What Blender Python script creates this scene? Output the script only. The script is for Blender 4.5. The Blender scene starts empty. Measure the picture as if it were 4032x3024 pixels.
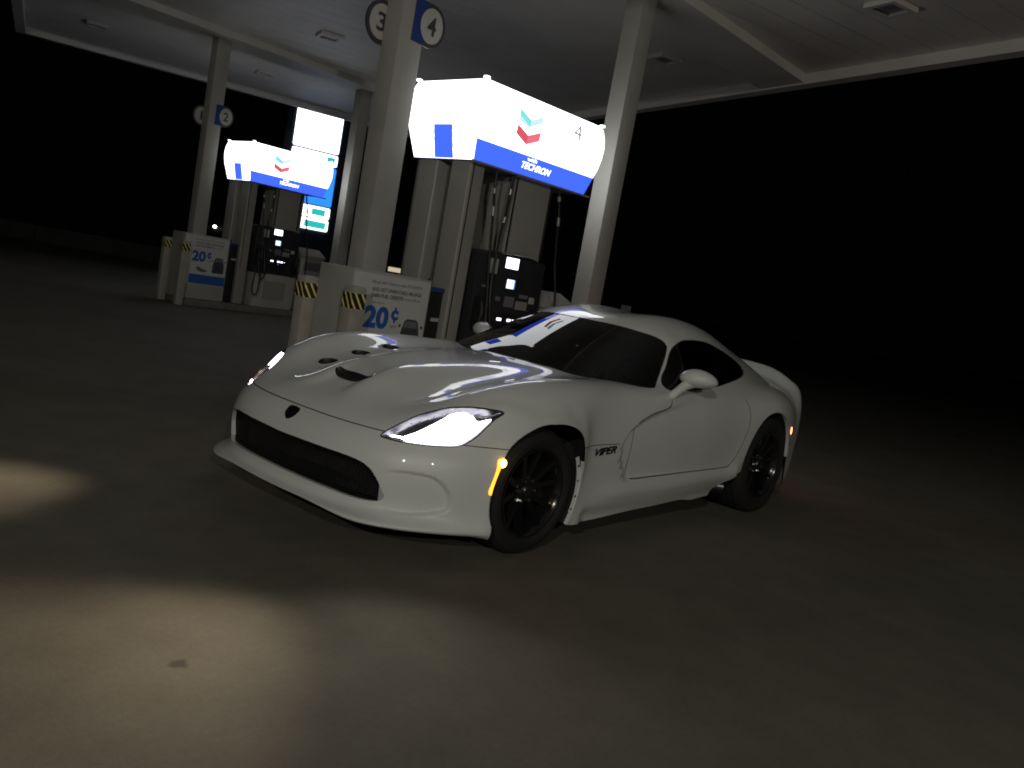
import bpy, bmesh, math, random
import numpy as np
from mathutils import Matrix, Vector

random.seed(7)
S = bpy.context.scene
C = S.collection
R = math.radians

# ---------------------------------------------------------------- tagging and linking
def tag(o, label=None, cat=None, group=None, kind=None):
    if label: o['label'] = label
    if cat: o['category'] = cat
    if group: o['group'] = group
    if kind: o['kind'] = kind
    return o

def thing(name, label, cat, loc=(0, 0, 0), rz=0.0, group=None):
    o = bpy.data.objects.new(name, None); C.objects.link(o)
    o.empty_display_size = .1
    o.location = loc; o.rotation_euler = (0, 0, rz)
    return tag(o, label, cat, group)

def copy_tree(o, parent=None):
    c = o.copy(); C.objects.link(c)
    if parent: c.parent = parent
    for ch in list(o.children): copy_tree(ch, c)
    return c

def add(name, me, mat=None, parent=None):
    o = bpy.data.objects.new(name, me); C.objects.link(o)
    if mat is not None:
        for m in (mat if isinstance(mat, (list, tuple)) else [mat]): me.materials.append(m)
    if parent: o.parent = parent
    return o

def smooth(me, angle=None):
    me.polygons.foreach_set('use_smooth', [True]*len(me.polygons))
    if angle is not None:
        try: me.set_sharp_from_angle(angle=R(angle))
        except Exception: pass

# ---------------------------------------------------------------- mesh builder
class MB:
    def __init__(self): self.v = []; self.f = []; self.m = []
    def poly(self, pts, mi=0):
        b = len(self.v); self.v += [tuple(p) for p in pts]; self.f.append(tuple(range(b, b+len(pts)))); self.m.append(mi)
    def box(self, x0, x1, y0, y1, z0, z1, mi=0):
        b = len(self.v)
        self.v += [(x0,y0,z0),(x1,y0,z0),(x1,y1,z0),(x0,y1,z0),(x0,y0,z1),(x1,y0,z1),(x1,y1,z1),(x0,y1,z1)]
        for q in ((0,3,2,1),(4,5,6,7),(0,1,5,4),(1,2,6,5),(2,3,7,6),(3,0,4,7)):
            self.f.append(tuple(b+i for i in q)); self.m.append(mi)
    def prism(self, pts, axis, a, c, mi=0):
        """extrude a closed 2-D outline along an axis: axis 'y' takes (x,z) points, 'x' takes (y,z), 'z' takes (x,y)"""
        n = len(pts); b = len(self.v)
        for t in (a, c):
            for p in pts:
                self.v.append({'x': (t, p[0], p[1]), 'y': (p[0], t, p[1]), 'z': (p[0], p[1], t)}[axis])
        self.f.append(tuple(b+i for i in range(n))); self.f.append(tuple(b+n+i for i in reversed(range(n)))); self.m += [mi, mi]
        for i in range(n):
            j = (i+1) % n
            self.f.append((b+i, b+n+i, b+n+j, b+j)); self.m.append(mi)
    def tube(self, pts, r, seg=8, mi=0, caps=True):
        pts = [Vector(p) for p in pts]; n = len(pts); b = len(self.v)
        up = Vector((0.13, 0.21, 1)).normalized()
        for i, p in enumerate(pts):
            d = (pts[min(i+1, n-1)]-pts[max(i-1, 0)]).normalized()
            x = d.cross(up)
            if x.length < 1e-4: x = d.cross(Vector((1, 0, 0)))
            x.normalize(); y = d.cross(x)
            rr = r[i] if isinstance(r, (list, tuple)) else r
            for k in range(seg):
                a = 2*math.pi*k/seg
                self.v.append(tuple(p+x*math.cos(a)*rr+y*math.sin(a)*rr))
        for i in range(n-1):
            for k in range(seg):
                k2 = (k+1) % seg
                self.f.append((b+i*seg+k, b+i*seg+k2, b+(i+1)*seg+k2, b+(i+1)*seg+k)); self.m.append(mi)
        if caps:
            self.f.append(tuple(b+k for k in reversed(range(seg)))); self.m.append(mi)
            self.f.append(tuple(b+(n-1)*seg+k for k in range(seg))); self.m.append(mi)
    def cyl(self, p, q, r, seg=16, mi=0): self.tube([p, q], r, seg, mi)
    def lathe(self, prof, axis='y', seg=48, mi=0, c=(0, 0, 0), close=False):
        """revolve (radius, along-axis) points"""
        b = len(self.v); n = len(prof)
        for k in range(seg):
            a = 2*math.pi*k/seg; ca, sa = math.cos(a), math.sin(a)
            for r_, t in prof:
                p = {'y': (r_*ca, t, r_*sa), 'z': (r_*ca, r_*sa, t), 'x': (t, r_*ca, r_*sa)}[axis]
                self.v.append((p[0]+c[0], p[1]+c[1], p[2]+c[2]))
        for k in range(seg):
            k2 = (k+1) % seg
            for i in range(n-1 if not close else n):
                j = (i+1) % n
                self.f.append((b+k*n+i, b+k2*n+i, b+k2*n+j, b+k*n+j)); self.m.append(mi)
    def ellipsoid(self, c, r, nu=24, nv=14, mi=0):
        prof = [(max(1e-4, math.cos(t)), math.sin(t)) for t in [(-.5+i/nv)*math.pi for i in range(nv+1)]]
        b = len(self.v); self.lathe(prof, 'z', nu, mi)
        for i in range(b, len(self.v)):
            x, y, z = self.v[i]; self.v[i] = (c[0]+x*r[0], c[1]+y*r[1], c[2]+z*r[2])
    def pieces(self, name, mat, parent=None, sm=False, angle=40):
        """link every separate piece collected so far as an object of its own"""
        par = list(range(len(self.v)))
        def root(i):
            while par[i] != i: par[i] = par[par[i]]; i = par[i]
            return i
        for f in self.f:
            for k in f[1:]: par[root(k)] = root(f[0])
        out = {}
        for f, m in zip(self.f, self.m): out.setdefault(root(f[0]), []).append((f, m))
        obs = []
        for fs in out.values():
            c = MB(); ids = {}
            for f, m in fs:
                r = []
                for i in f:
                    if i not in ids: ids[i] = len(c.v); c.v.append(self.v[i])
                    r.append(ids[i])
                c.f.append(tuple(r)); c.m.append(m)
            obs.append(c.build(name, mat, parent, sm=sm, angle=angle))
        return obs
    def mesh(self, name):
        me = bpy.data.meshes.new(name); me.from_pydata(self.v, [], self.f); me.update()
        me.polygons.foreach_set('material_index', self.m)
        bm = bmesh.new(); bm.from_mesh(me); bmesh.ops.recalc_face_normals(bm, faces=bm.faces); bm.to_mesh(me); bm.free()
        return me
    def build(self, name, mat, parent=None, sm=False, bevel=0.0, angle=40, seg=2):
        me = self.mesh(name)
        if bevel:
            bm = bmesh.new(); bm.from_mesh(me)
            bmesh.ops.remove_doubles(bm, verts=bm.verts, dist=1e-5)
            es = [e for e in bm.edges if len(e.link_faces) == 2 and e.calc_face_angle(0) > R(30)]
            bmesh.ops.bevel(bm, geom=es, offset=bevel, segments=seg, profile=.6, affect='EDGES', clamp_overlap=True)
            bm.to_mesh(me); bm.free()
        if sm or bevel: smooth(me, angle)
        return add(name, me, mat, parent)

def text_mesh(body, w, h, extrude=.0015, shear=0.0, bold=0.0):
    """a flat lettering mesh fitted into a w x h box whose lower left corner is the origin (x right, y up, z out)"""
    cu = bpy.data.curves.new('t', 'FONT'); cu.body = body; cu.size = 1; cu.resolution_u = 4; cu.extrude = .01; cu.shear = shear; cu.offset = bold
    o = bpy.data.objects.new('t', cu); C.objects.link(o)
    dg = bpy.context.evaluated_depsgraph_get(); dg.update()
    me = bpy.data.meshes.new_from_object(o.evaluated_get(dg)); bpy.data.objects.remove(o); bpy.data.curves.remove(cu)
    n = len(me.vertices); a = np.empty(n*3); me.vertices.foreach_get('co', a); a = a.reshape(-1, 3)
    lo, hi = a.min(0), a.max(0)
    a[:, 0] = (a[:, 0]-lo[0])/(hi[0]-lo[0])*w; a[:, 1] = (a[:, 1]-lo[1])/(hi[1]-lo[1])*h; a[:, 2] = (a[:, 2]-lo[2])/(hi[2]-lo[2])*extrude
    me.vertices.foreach_set('co', a.ravel()); me.update()
    return me

def place(me, origin, ex, ey):
    """move a flat mesh so that its x and y axes lie along ex, ey at origin"""
    ex = Vector(ex).normalized(); ey = Vector(ey).normalized(); ez = ex.cross(ey)
    M = Matrix.Identity(4)
    for i in range(3): M[i][0], M[i][1], M[i][2], M[i][3] = ex[i], ey[i], ez[i], origin[i]
    me.transform(M); return me

def join_meshes(name, mes):
    v = []; f = []; m = []
    for k, me in enumerate(mes):
        b = len(v); v += [tuple(x.co) for x in me.vertices]
        for p in me.polygons: f.append(tuple(b+i for i in p.vertices)); m.append(p.material_index)
    out = bpy.data.meshes.new(name); out.from_pydata(v, [], f); out.polygons.foreach_set('material_index', m); out.update(); return out

# ---------------------------------------------------------------- materials
def mat(name, col=(.5, .5, .5), rough=.5, metal=0.0, spec=.5, coat=0.0, noise=0.0, nscale=8.0, bump=0.0, bscale=60.0, emit=None, estr=0.0):
    m = bpy.data.materials.new(name); m.use_nodes = True; nt = m.node_tree; b = nt.nodes['Principled BSDF']
    b.inputs['Base Color'].default_value = (*col, 1); b.inputs['Roughness'].default_value = rough
    b.inputs['Metallic'].default_value = metal; b.inputs['Specular IOR Level'].default_value = spec
    b.inputs['Coat Weight'].default_value = coat; b.inputs['Coat Roughness'].default_value = .02
    if emit is not None:
        b.inputs['Emission Color'].default_value = (*emit, 1); b.inputs['Emission Strength'].default_value = estr
    if noise or bump:
        tc = nt.nodes.new('ShaderNodeTexCoord')
    if noise:
        n = nt.nodes.new('ShaderNodeTexNoise'); n.inputs['Scale'].default_value = nscale; n.inputs['Detail'].default_value = 6
        nt.links.new(tc.outputs['Object'], n.inputs['Vector'])
        mp = nt.nodes.new('ShaderNodeMapRange'); mp.inputs[1].default_value = .3; mp.inputs[2].default_value = .7
        mp.inputs[3].default_value = 1-noise; mp.inputs[4].default_value = 1+noise
        nt.links.new(n.outputs['Fac'], mp.inputs[0])
        mx = nt.nodes.new('ShaderNodeVectorMath'); mx.operation = 'SCALE'; mx.inputs[0].default_value = col
        nt.links.new(mp.outputs[0], mx.inputs['Scale']); nt.links.new(mx.outputs[0], b.inputs['Base Color'])
    if bump:
        n2 = nt.nodes.new('ShaderNodeTexNoise'); n2.inputs['Scale'].default_value = bscale; n2.inputs['Detail'].default_value = 4
        nt.links.new(tc.outputs['Object'], n2.inputs['Vector'])
        bp = nt.nodes.new('ShaderNodeBump'); bp.inputs['Strength'].default_value = bump; bp.inputs['Distance'].default_value = .01
        nt.links.new(n2.outputs['Fac'], bp.inputs['Height']); nt.links.new(bp.outputs[0], b.inputs['Normal'])
    return m

def emission(name, col, strength):
    m = bpy.data.materials.new(name); m.use_nodes = True; nt = m.node_tree; nt.nodes.clear()
    e = nt.nodes.new('ShaderNodeEmission'); e.inputs[0].default_value = (*col, 1); e.inputs[1].default_value = strength
    o = nt.nodes.new('ShaderNodeOutputMaterial'); nt.links.new(e.outputs[0], o.inputs[0]); return m

def glass(name, tint, ior=1.5, rough=.0):
    """thin pane: what is behind it is seen through a tint, with a Fresnel reflection on top"""
    m = bpy.data.materials.new(name); m.use_nodes = True; nt = m.node_tree; nt.nodes.clear()
    t = nt.nodes.new('ShaderNodeBsdfTransparent'); t.inputs[0].default_value = (*tint, 1)
    g = nt.nodes.new('ShaderNodeBsdfGlossy'); g.inputs['Roughness'].default_value = rough
    fr = nt.nodes.new('ShaderNodeFresnel'); fr.inputs['IOR'].default_value = ior
    mx = nt.nodes.new('ShaderNodeMixShader'); o = nt.nodes.new('ShaderNodeOutputMaterial')
    nt.links.new(fr.outputs[0], mx.inputs[0]); nt.links.new(t.outputs[0], mx.inputs[1]); nt.links.new(g.outputs[0], mx.inputs[2]); nt.links.new(mx.outputs[0], o.inputs[0])
    return m

M = {}
M['paint'] = mat('white_car_paint', (.60, .615, .605), .42, coat=1.0, noise=.015, nscale=3)
M['gap'] = mat('panel_gap', (.02, .02, .02), .8)
M['glass'] = glass('tinted_glass', (.065, .07, .07), 1.7)
M['lens'] = glass('clear_lens', (.9, .9, .92), 1.5)
M['black'] = mat('black_plastic', (.012, .012, .013), .55, noise=.2, nscale=20)
M['gloss_black'] = mat('gloss_black', (.008, .008, .009), .18, coat=.6)
M['rubber'] = mat('tyre_rubber', (.010, .010, .011), .75, noise=.25, nscale=30, bump=.15, bscale=120)
M['dark_metal'] = mat('dark_metal', (.10, .10, .11), .35, metal=.9, noise=.1)
M['disc'] = mat('brake_disc', (.10, .10, .095), .4, metal=1, noise=.15, nscale=30)
M['chrome'] = mat('bright_metal', (.75, .75, .76), .2, metal=1)
M['silver'] = mat('silver_paint', (.35, .35, .36), .4, metal=.6)
M['housing'] = mat('lamp_housing', (.10, .10, .115), .25, metal=.7)
M['lamp_white'] = emission('headlamp_light', (1, .98, 1.0), 14.0)
M['amber'] = emission('amber_light', (1.0, .25, .012), 5.0)
M['amber_core'] = emission('amber_core', (1.0, .62, .14), 12.0)
M['red'] = emission('red_light', (1.0, .03, .012), 5.0)
M['red_core'] = emission('red_core', (1.0, .25, .12), 10.0)
M['red_dull'] = mat('red_reflector', (.06, .008, .006), .3)
M['cabin'] = mat('cabin_trim', (.02, .02, .021), .7, noise=.3, nscale=12)
M['paper'] = mat('paper', (.42, .42, .38), .7, noise=.12, nscale=30)
M['liner'] = mat('arch_liner', (.010, .010, .010), .9, noise=.3, nscale=25)

M['sign_white'] = emission('lit_white_panel', (.97, .985, 1.0), 3.0)
M['sign_blue'] = emission('lit_blue_panel', (.045, .115, 1.0), 1.45)
M['sign_blue2'] = emission('lit_bright_blue_panel', (.03, .28, .9), 1.15)
M['sign_teal'] = emission('lit_teal_digits', (.03, .55, .50), 1.0)
M['sign_grey'] = emission('lit_grey_print', (.5, .53, .6), 1.0)
M['logo_blue'] = emission('lit_logo_blue', (.25, .80, .86), 1.0)
M['logo_blue2'] = emission('lit_logo_pale_blue', (.62, .92, .95), 1.0)
M['logo_red'] = emission('lit_logo_red', (.92, .17, .22), 1.0)
M['logo_red2'] = emission('lit_logo_dark_red', (.72, .11, .15), 1.0)
M['lettering_lit'] = emission('lit_lettering', (.95, .97, 1.0), 2.5)
M['digit_lit'] = emission('lit_digit', (.30, .28, .32), 1.0)
M['screen'] = emission('lit_screen', (.88, .84, 1.0), 3.5)
M['screen2'] = emission('lit_picture_screen', (.75, .86, 1.0), 1.8)
M['screen_red'] = emission('screen_red_print', (.75, .25, .25), 1.0)
M['screen_blue'] = emission('screen_blue_print', (.1, .3, .75), 1.0)
M['button_lit'] = emission('lit_button', (.86, .80, 1.0), 3.0)
M['led_blue'] = emission('blue_led', (.05, .12, 1.0), 3.0)

M['column'] = mat('column_paint', (.34, .335, .31), .55, noise=.06, nscale=3, bump=.04)
M['canopy'] = mat('canopy_white', (.76, .74, .70), .55, noise=.06, nscale=1.5)
M['fascia'] = mat('fascia_white', (.66, .64, .60), .5, noise=.05, nscale=2)
M['pump_grey'] = mat('pump_grey', (.30, .29, .265), .42, noise=.05, nscale=6)
M['pump_dark'] = mat('pump_dark', (.030, .030, .034), .4, noise=.15, nscale=10)
M['pump_white'] = mat('pump_white', (.40, .395, .37), .5, noise=.07, nscale=5)
M['cabinet'] = mat('cabinet_white', (.36, .355, .335), .5, noise=.05, nscale=5)
M['poster'] = mat('poster_white', (.56, .56, .55), .45, noise=.04, nscale=9)
M['print_blue'] = mat('print_blue', (.025, .11, .40), .5, noise=.15, nscale=30)
M['print_dark'] = mat('print_dark', (.06, .06, .075), .5, noise=.15, nscale=30)
M['print_grey'] = mat('print_grey', (.17, .17, .19), .5)
M['print_brown'] = mat('print_red_brown', (.16, .13, .12), .5)
M['sign_ring'] = mat('sign_ring', (.05, .05, .06), .5)
M['sign_face'] = mat('sign_face', (.45, .44, .42), .5, noise=.04)
M['sign_plate_blue'] = mat('sign_plate_blue', (.02, .045, .20), .45)
M['post'] = mat('bollard_paint', (.36, .34, .305), .55, noise=.08, nscale=10)
M['hose'] = mat('hose_rubber', (.012, .012, .013), .5)
M['kerb'] = mat('island_concrete', (.15, .145, .13), .85, noise=.2, nscale=6, bump=.3, bscale=40)
M['sign_case'] = mat('sign_case', (.035, .05, .085), .5, noise=.1)
M['wall'] = mat('low_wall', (.05, .05, .047), .9, noise=.2, nscale=2)
M['tank'] = mat('tank_white', (.45, .48, .52), .6, noise=.05)
M['box_grey'] = mat('box_grey', (.22, .22, .21), .6, noise=.1)
M['lit_warm'] = emission('lit_warm_sign', (.95, .78, .55), .62)
M['glow_warm'] = emission('far_lamp_light', (1, .78, .55), 14)
M['glow_white'] = emission('far_headlight', (1, .95, .92), 26)
M['dark_car'] = mat('dark_car_paint', (.05, .05, .055), .3, coat=.5)

def tape_material():
    m = mat('hazard_tape', (.9, .76, .22), .4)
    nt = m.node_tree; b = nt.nodes['Principled BSDF']
    tc = nt.nodes.new('ShaderNodeTexCoord'); sp = nt.nodes.new('ShaderNodeSeparateXYZ'); nt.links.new(tc.outputs['Object'], sp.inputs[0])
    a = nt.nodes.new('ShaderNodeMath'); a.operation = 'SUBTRACT'; nt.links.new(sp.outputs[0], a.inputs[0]); nt.links.new(sp.outputs[1], a.inputs[1])
    k = nt.nodes.new('ShaderNodeMath'); k.operation = 'MULTIPLY'; k.inputs[1].default_value = -1.55; nt.links.new(a.outputs[0], k.inputs[0])
    s = nt.nodes.new('ShaderNodeMath'); s.operation = 'ADD'; nt.links.new(k.outputs[0], s.inputs[0]); nt.links.new(sp.outputs[2], s.inputs[1])
    f = nt.nodes.new('ShaderNodeMath'); f.operation = 'MULTIPLY'; f.inputs[1].default_value = 1/.098; nt.links.new(s.outputs[0], f.inputs[0])
    fr = nt.nodes.new('ShaderNodeMath'); fr.operation = 'FRACT'; nt.links.new(f.outputs[0], fr.inputs[0])
    lt = nt.nodes.new('ShaderNodeMath'); lt.operation = 'LESS_THAN'; lt.inputs[1].default_value = .30; nt.links.new(fr.outputs[0], lt.inputs[0])
    mx = nt.nodes.new('ShaderNodeMix'); mx.data_type = 'RGBA'
    mx.inputs[6].default_value = (.025, .022, .012, 1); mx.inputs[7].default_value = (.95, .82, .30, 1)
    nt.links.new(lt.outputs[0], mx.inputs[0]); nt.links.new(mx.outputs[2], b.inputs['Base Color'])
    return m
M['tape'] = tape_material()
# ---------------------------------------------------------------- car body surface (left half, control net of 31 x 12)
def _rows():
    base = [(.965,0),(.962,.14),(.952,.28),(.925,.42),(.88,.55),(.815,.66),(.735,.75),(.65,.82),(.56,.88),(.48,.92),(.43,.945),(.395,.955)]
    def wrap(off, zc, zo, xo=None, flare=0.0):
        out = []
        for i, (x, y) in enumerate(base):
            t = i/11.0
            # inward offset in the direction of the plan normal
            if i == 0: n = (1, 0)
            else:
                a = base[max(i-1, 0)]; b = base[min(i+1, 11)]
                n = (b[1]-a[1], -(b[0]-a[0])); l = math.hypot(*n); n = (n[0]/l, n[1]/l)
            o = off*(1-.75*max(0, (t-.45)/.55))
            xx = x-n[0]*o; yy = y-n[1]*o*.6
            if xo is not None: xx += (xo-.395)*max(0, (t-.35)/.65)**1.6
            out.append((xx, yy, zc+(zo-zc)*t**1.5))
        return out
    R = []
    def lip(off, zc, zo):
        out = []
        for i, (x, y, z) in enumerate(wrap(off, zc, zo)):
            k = max(0, min(1, (y-.36)/.16)); k = k*k*(3-2*k)
            b = math.sin(max(0, min(1, (y-.30)/.62))*math.pi)
            out.append((x+.022*b, y+.022*b, zc+(zo-zc)*k))
        return out
    R.append(wrap(.10, .150, .13))
    R.append(lip(-.012, .172, .150))
    R.append(lip(-.030, .190, .176))
    R.append(wrap(.022, .205, .22))
    R.append(wrap(.020, .29, .32))
    R.append(wrap(.012, .375, .42, .39))
    R.append(wrap(.030, .455, .50, .36))
    R.append(wrap(.080, .535, .565, .30))
    def row(*p): R.append(list(p))
    row((.80,0,.605),(.798,.13,.605),(.79,.26,.602),(.765,.39,.598),(.72,.51,.605),(.655,.61,.628),(.57,.70,.660),(.48,.785,.692),(.385,.855,.708),(.30,.905,.693),(.24,.94,.665),(.20,.955,.64))
    row((.68,0,.655),(.68,.09,.658),(.67,.165,.678),(.645,.33,.648),(.60,.49,.655),(.54,.60,.69),(.46,.69,.731),(.37,.77,.759),(.27,.845,.763),(.19,.90,.735),(.13,.942,.697),(.10,.957,.67))
    row((.545,0,.718),(.545,.095,.722),(.545,.165,.742),(.51,.33,.686),(.47,.48,.69),(.42,.59,.73),(.35,.68,.784),(.27,.765,.806),(.17,.845,.793),(.09,.90,.75),(.04,.945,.71),(.02,.957,.685))
    row((.40,0,.786),(.40,.10,.788),(.395,.175,.784),(.345,.335,.737),(.30,.485,.737),(.26,.595,.775),(.21,.685,.822),(.14,.765,.838),(.06,.845,.815),(-.02,.905,.765),(-.08,.948,.70),(-.11,.957,.67))
    row((.10,0,.836),(.10,.11,.836),(.10,.215,.828),(.09,.35,.79),(.07,.49,.783),(.05,.60,.815),(.02,.69,.853),(-.02,.765,.861),(-.07,.845,.833),(-.12,.905,.765),(-.18,.948,.67),(-.22,.957,.60))
    row((-.20,0,.864),(-.20,.12,.864),(-.20,.25,.858),(-.20,.375,.828),(-.20,.49,.823),(-.20,.60,.846),(-.21,.69,.868),(-.22,.765,.870),(-.24,.845,.838),(-.26,.905,.76),(-.275,.945,.61),(-.26,.955,.42))
    row((-.50,0,.870),(-.50,.12,.870),(-.50,.25,.868),(-.50,.375,.850),(-.50,.49,.848),(-.49,.60,.860),(-.47,.69,.872),(-.45,.765,.869),(-.43,.845,.830),(-.39,.902,.70),(-.30,.935,.42),(-.21,.942,.26))
    row((-.68,0,.868),(-.68,.12,.868),(-.69,.25,.868),(-.72,.375,.860),(-.78,.49,.856),(-.78,.60,.864),(-.76,.69,.868),(-.72,.77,.856),(-.66,.85,.80),(-.57,.905,.63),(-.42,.922,.31),(-.19,.935,.13))
    row((-.79,0,.880),(-.795,.14,.880),(-.81,.28,.880),(-.85,.41,.876),(-.92,.53,.872),(-1.03,.64,.867),(-1.09,.735,.862),(-1.05,.80,.850),(-.96,.87,.79),(-.90,.915,.63),(-.85,.912,.37),(-.80,.93,.15))
    row((-1.01,0,1.015),(-1.015,.14,1.014),(-1.03,.28,1.010),(-1.08,.41,1.000),(-1.17,.52,.985),(-1.235,.62,.965),(-1.28,.705,.935),(-1.27,.795,.862),(-1.20,.872,.79),(-1.15,.925,.63),(-1.15,.915,.37),(-1.15,.93,.165))
    row((-1.27,0,1.175),(-1.275,.14,1.175),(-1.29,.28,1.170),(-1.335,.405,1.157),(-1.40,.515,1.140),(-1.46,.60,1.103),(-1.49,.69,1.005),(-1.48,.795,.875),(-1.46,.876,.795),(-1.45,.93,.63),(-1.45,.918,.37),(-1.45,.93,.178))
    row((-1.55,0,1.246),(-1.55,.14,1.252),(-1.55,.29,1.252),(-1.56,.42,1.230),(-1.57,.52,1.192),(-1.58,.605,1.125),(-1.58,.70,1.005),(-1.57,.795,.885),(-1.56,.88,.80),(-1.56,.935,.63),(-1.56,.92,.37),(-1.60,.93,.165))
    row((-1.90,0,1.264),(-1.90,.14,1.276),(-1.90,.29,1.287),(-1.90,.415,1.262),(-1.90,.51,1.222),(-1.90,.598,1.138),(-1.90,.697,1.005),(-1.90,.798,.892),(-1.90,.885,.81),(-1.90,.942,.64),(-1.88,.928,.40),(-1.85,.925,.17))
    row((-2.25,0,1.238),(-2.25,.14,1.250),(-2.25,.28,1.255),(-2.25,.39,1.235),(-2.25,.482,1.192),(-2.25,.58,1.105),(-2.25,.692,.985),(-2.25,.803,.898),(-2.22,.895,.83),(-2.16,.955,.70),(-2.08,.955,.46),(-2.00,.93,.2))
    row((-2.55,0,1.165),(-2.55,.14,1.170),(-2.55,.27,1.170),(-2.55,.375,1.155),(-2.55,.465,1.122),(-2.55,.58,1.036),(-2.55,.70,.945),(-2.54,.805,.905),(-2.51,.898,.865),(-2.46,.962,.79),(-2.40,.978,.70),(-2.37,.975,.62))
    row((-2.85,0,1.065),(-2.85,.14,1.067),(-2.85,.27,1.065),(-2.85,.38,1.062),(-2.85,.475,1.038),(-2.84,.59,.975),(-2.82,.70,.920),(-2.78,.80,.900),(-2.74,.89,.855),(-2.70,.952,.785),(-2.67,.973,.70),(-2.63,.972,.62))
    row((-3.10,0,.965),(-3.10,.14,.965),(-3.10,.28,.962),(-3.10,.40,.955),(-3.09,.50,.95),(-3.07,.60,.922),(-3.03,.70,.895),(-2.98,.785,.872),(-2.93,.865,.825),(-2.88,.925,.745),(-2.83,.955,.62),(-2.79,.96,.50))
    row((-3.27,0,.955),(-3.27,.14,.955),(-3.265,.28,.953),(-3.25,.42,.945),(-3.23,.53,.930),(-3.20,.63,.903),(-3.15,.715,.875),(-3.10,.785,.845),(-3.04,.85,.785),(-2.98,.905,.695),(-2.90,.945,.54),(-2.83,.955,.38))
    row((-3.45,0,1.045),(-3.445,.14,1.045),(-3.435,.28,1.042),(-3.41,.42,1.030),(-3.38,.53,1.005),(-3.34,.64,.965),(-3.32,.725,.925),(-3.26,.79,.872),(-3.18,.845,.785),(-3.10,.892,.655),(-3.00,.925,.48),(-2.86,.945,.30))
    row((-3.49,0,1.000),(-3.485,.14,1.0),(-3.475,.28,.995),(-3.45,.42,.98),(-3.42,.53,.955),(-3.38,.63,.91),(-3.35,.715,.865),(-3.30,.775,.79),(-3.22,.835,.69),(-3.12,.875,.57),(-3.03,.915,.42),(-2.90,.935,.25))
    row((-3.46,0,.85),(-3.46,.14,.85),(-3.45,.28,.845),(-3.43,.42,.835),(-3.40,.53,.81),(-3.37,.62,.77),(-3.33,.70,.72),(-3.28,.76,.66),(-3.21,.815,.58),(-3.13,.87,.48),(-3.04,.91,.37),(-2.92,.93,.22))
    row((-3.50,0,.55),(-3.50,.14,.55),(-3.49,.28,.55),(-3.47,.42,.54),(-3.44,.53,.53),(-3.40,.62,.51),(-3.35,.70,.48),(-3.29,.76,.45),(-3.22,.81,.41),(-3.14,.86,.36),(-3.05,.90,.29),(-2.94,.92,.19))
    row((-3.44,0,.26),(-3.44,.14,.26),(-3.43,.28,.26),(-3.41,.42,.26),(-3.38,.53,.26),(-3.34,.62,.25),(-3.30,.69,.25),(-3.25,.75,.24),(-3.19,.80,.23),(-3.12,.85,.22),(-3.04,.88,.20),(-2.96,.90,.18))
    row((-3.36,0,.18),(-3.36,.14,.18),(-3.35,.28,.18),(-3.33,.42,.18),(-3.30,.53,.18),(-3.27,.62,.18),(-3.23,.68,.18),(-3.19,.73,.18),(-3.14,.77,.18),(-3.08,.81,.18),(-3.02,.85,.17),(-2.97,.87,.17))
    return np.array(R)

def _spline_axis(P, sub):
    """evaluate a uniform cubic B-spline along axis 0 with clamped ends (end points repeated by reflection)"""
    n = P.shape[0]
    Q = np.concatenate([(2*P[0]-P[1])[None], P, (2*P[-1]-P[-2])[None]], 0)
    out = []
    for i in range(n-1):
        p0, p1, p2, p3 = Q[i], Q[i+1], Q[i+2], Q[i+3]
        for k in range(sub):
            t = k/sub
            b0 = (1-t)**3/6; b1 = (3*t**3-6*t*t+4)/6; b2 = (-3*t**3+3*t*t+3*t+1)/6; b3 = t**3/6
            out.append(b0*p0+b1*p1+b2*p2+b3*p3)
    p0, p1, p2 = Q[n-1], Q[n], Q[n+1]
    out.append((p0+4*p1+p2)/6)
    return np.array(out)

def _interp_net(D, axis, w):
    """pull the control net so that the approximating spline passes (nearly) through the data rows: w=1 interpolates"""
    D = np.moveaxis(D, axis, 0); C = D.copy()
    for _ in range(12):
        Q = np.concatenate([(2*C[0]-C[1])[None], C, (2*C[-1]-C[-2])[None]], 0)
        S = (Q[:-2]+4*Q[1:-1]+Q[2:])/6
        C = C+w*(D-S)
        C[0] = D[0]; C[-1] = D[-1]
    return np.moveaxis(C, 0, axis)

def body_grid(su=9, sv=8):
    D = _rows()
    # mirror across the centre line so that the surface is smooth there
    M = D[:, 1:4][:, ::-1].copy(); M[..., 1] *= -1
    N = np.concatenate([M, D], 1)
    N = N+.62*(_interp_net(N, 0, 1.0)-N)
    N = N+.62*(_interp_net(N, 1, 1.0)-N)
    G = _spline_axis(N, su)
    G = np.moveaxis(_spline_axis(np.moveaxis(G, 1, 0), sv), 0, 1)
    G = G[:, 3*sv:]
    G[:, 0, 1] = 0.0
    return G
# ---------------------------------------------------------------- cutting the body surface into panels
def crs(pts, closed=True, n=6):
    """smooth outline through the points (Catmull-Rom)"""
    pts = [np.array(p, float) for p in pts]; N = len(pts); out = []
    rng = range(N) if closed else range(N-1)
    for i in rng:
        p0 = pts[(i-1) % N] if closed or i > 0 else 2*pts[0]-pts[1]
        p1 = pts[i]; p2 = pts[(i+1) % N]
        p3 = pts[(i+2) % N] if closed or i+2 < N else 2*pts[-1]-pts[-2]
        for k in range(n):
            t = k/n
            out.append(.5*((2*p1)+(-p0+p2)*t+(2*p0-5*p1+4*p2-p3)*t*t+(-p0+3*p1-3*p2+p3)*t**3))
    if not closed: out.append(pts[-1])
    return np.array(out)

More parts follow.
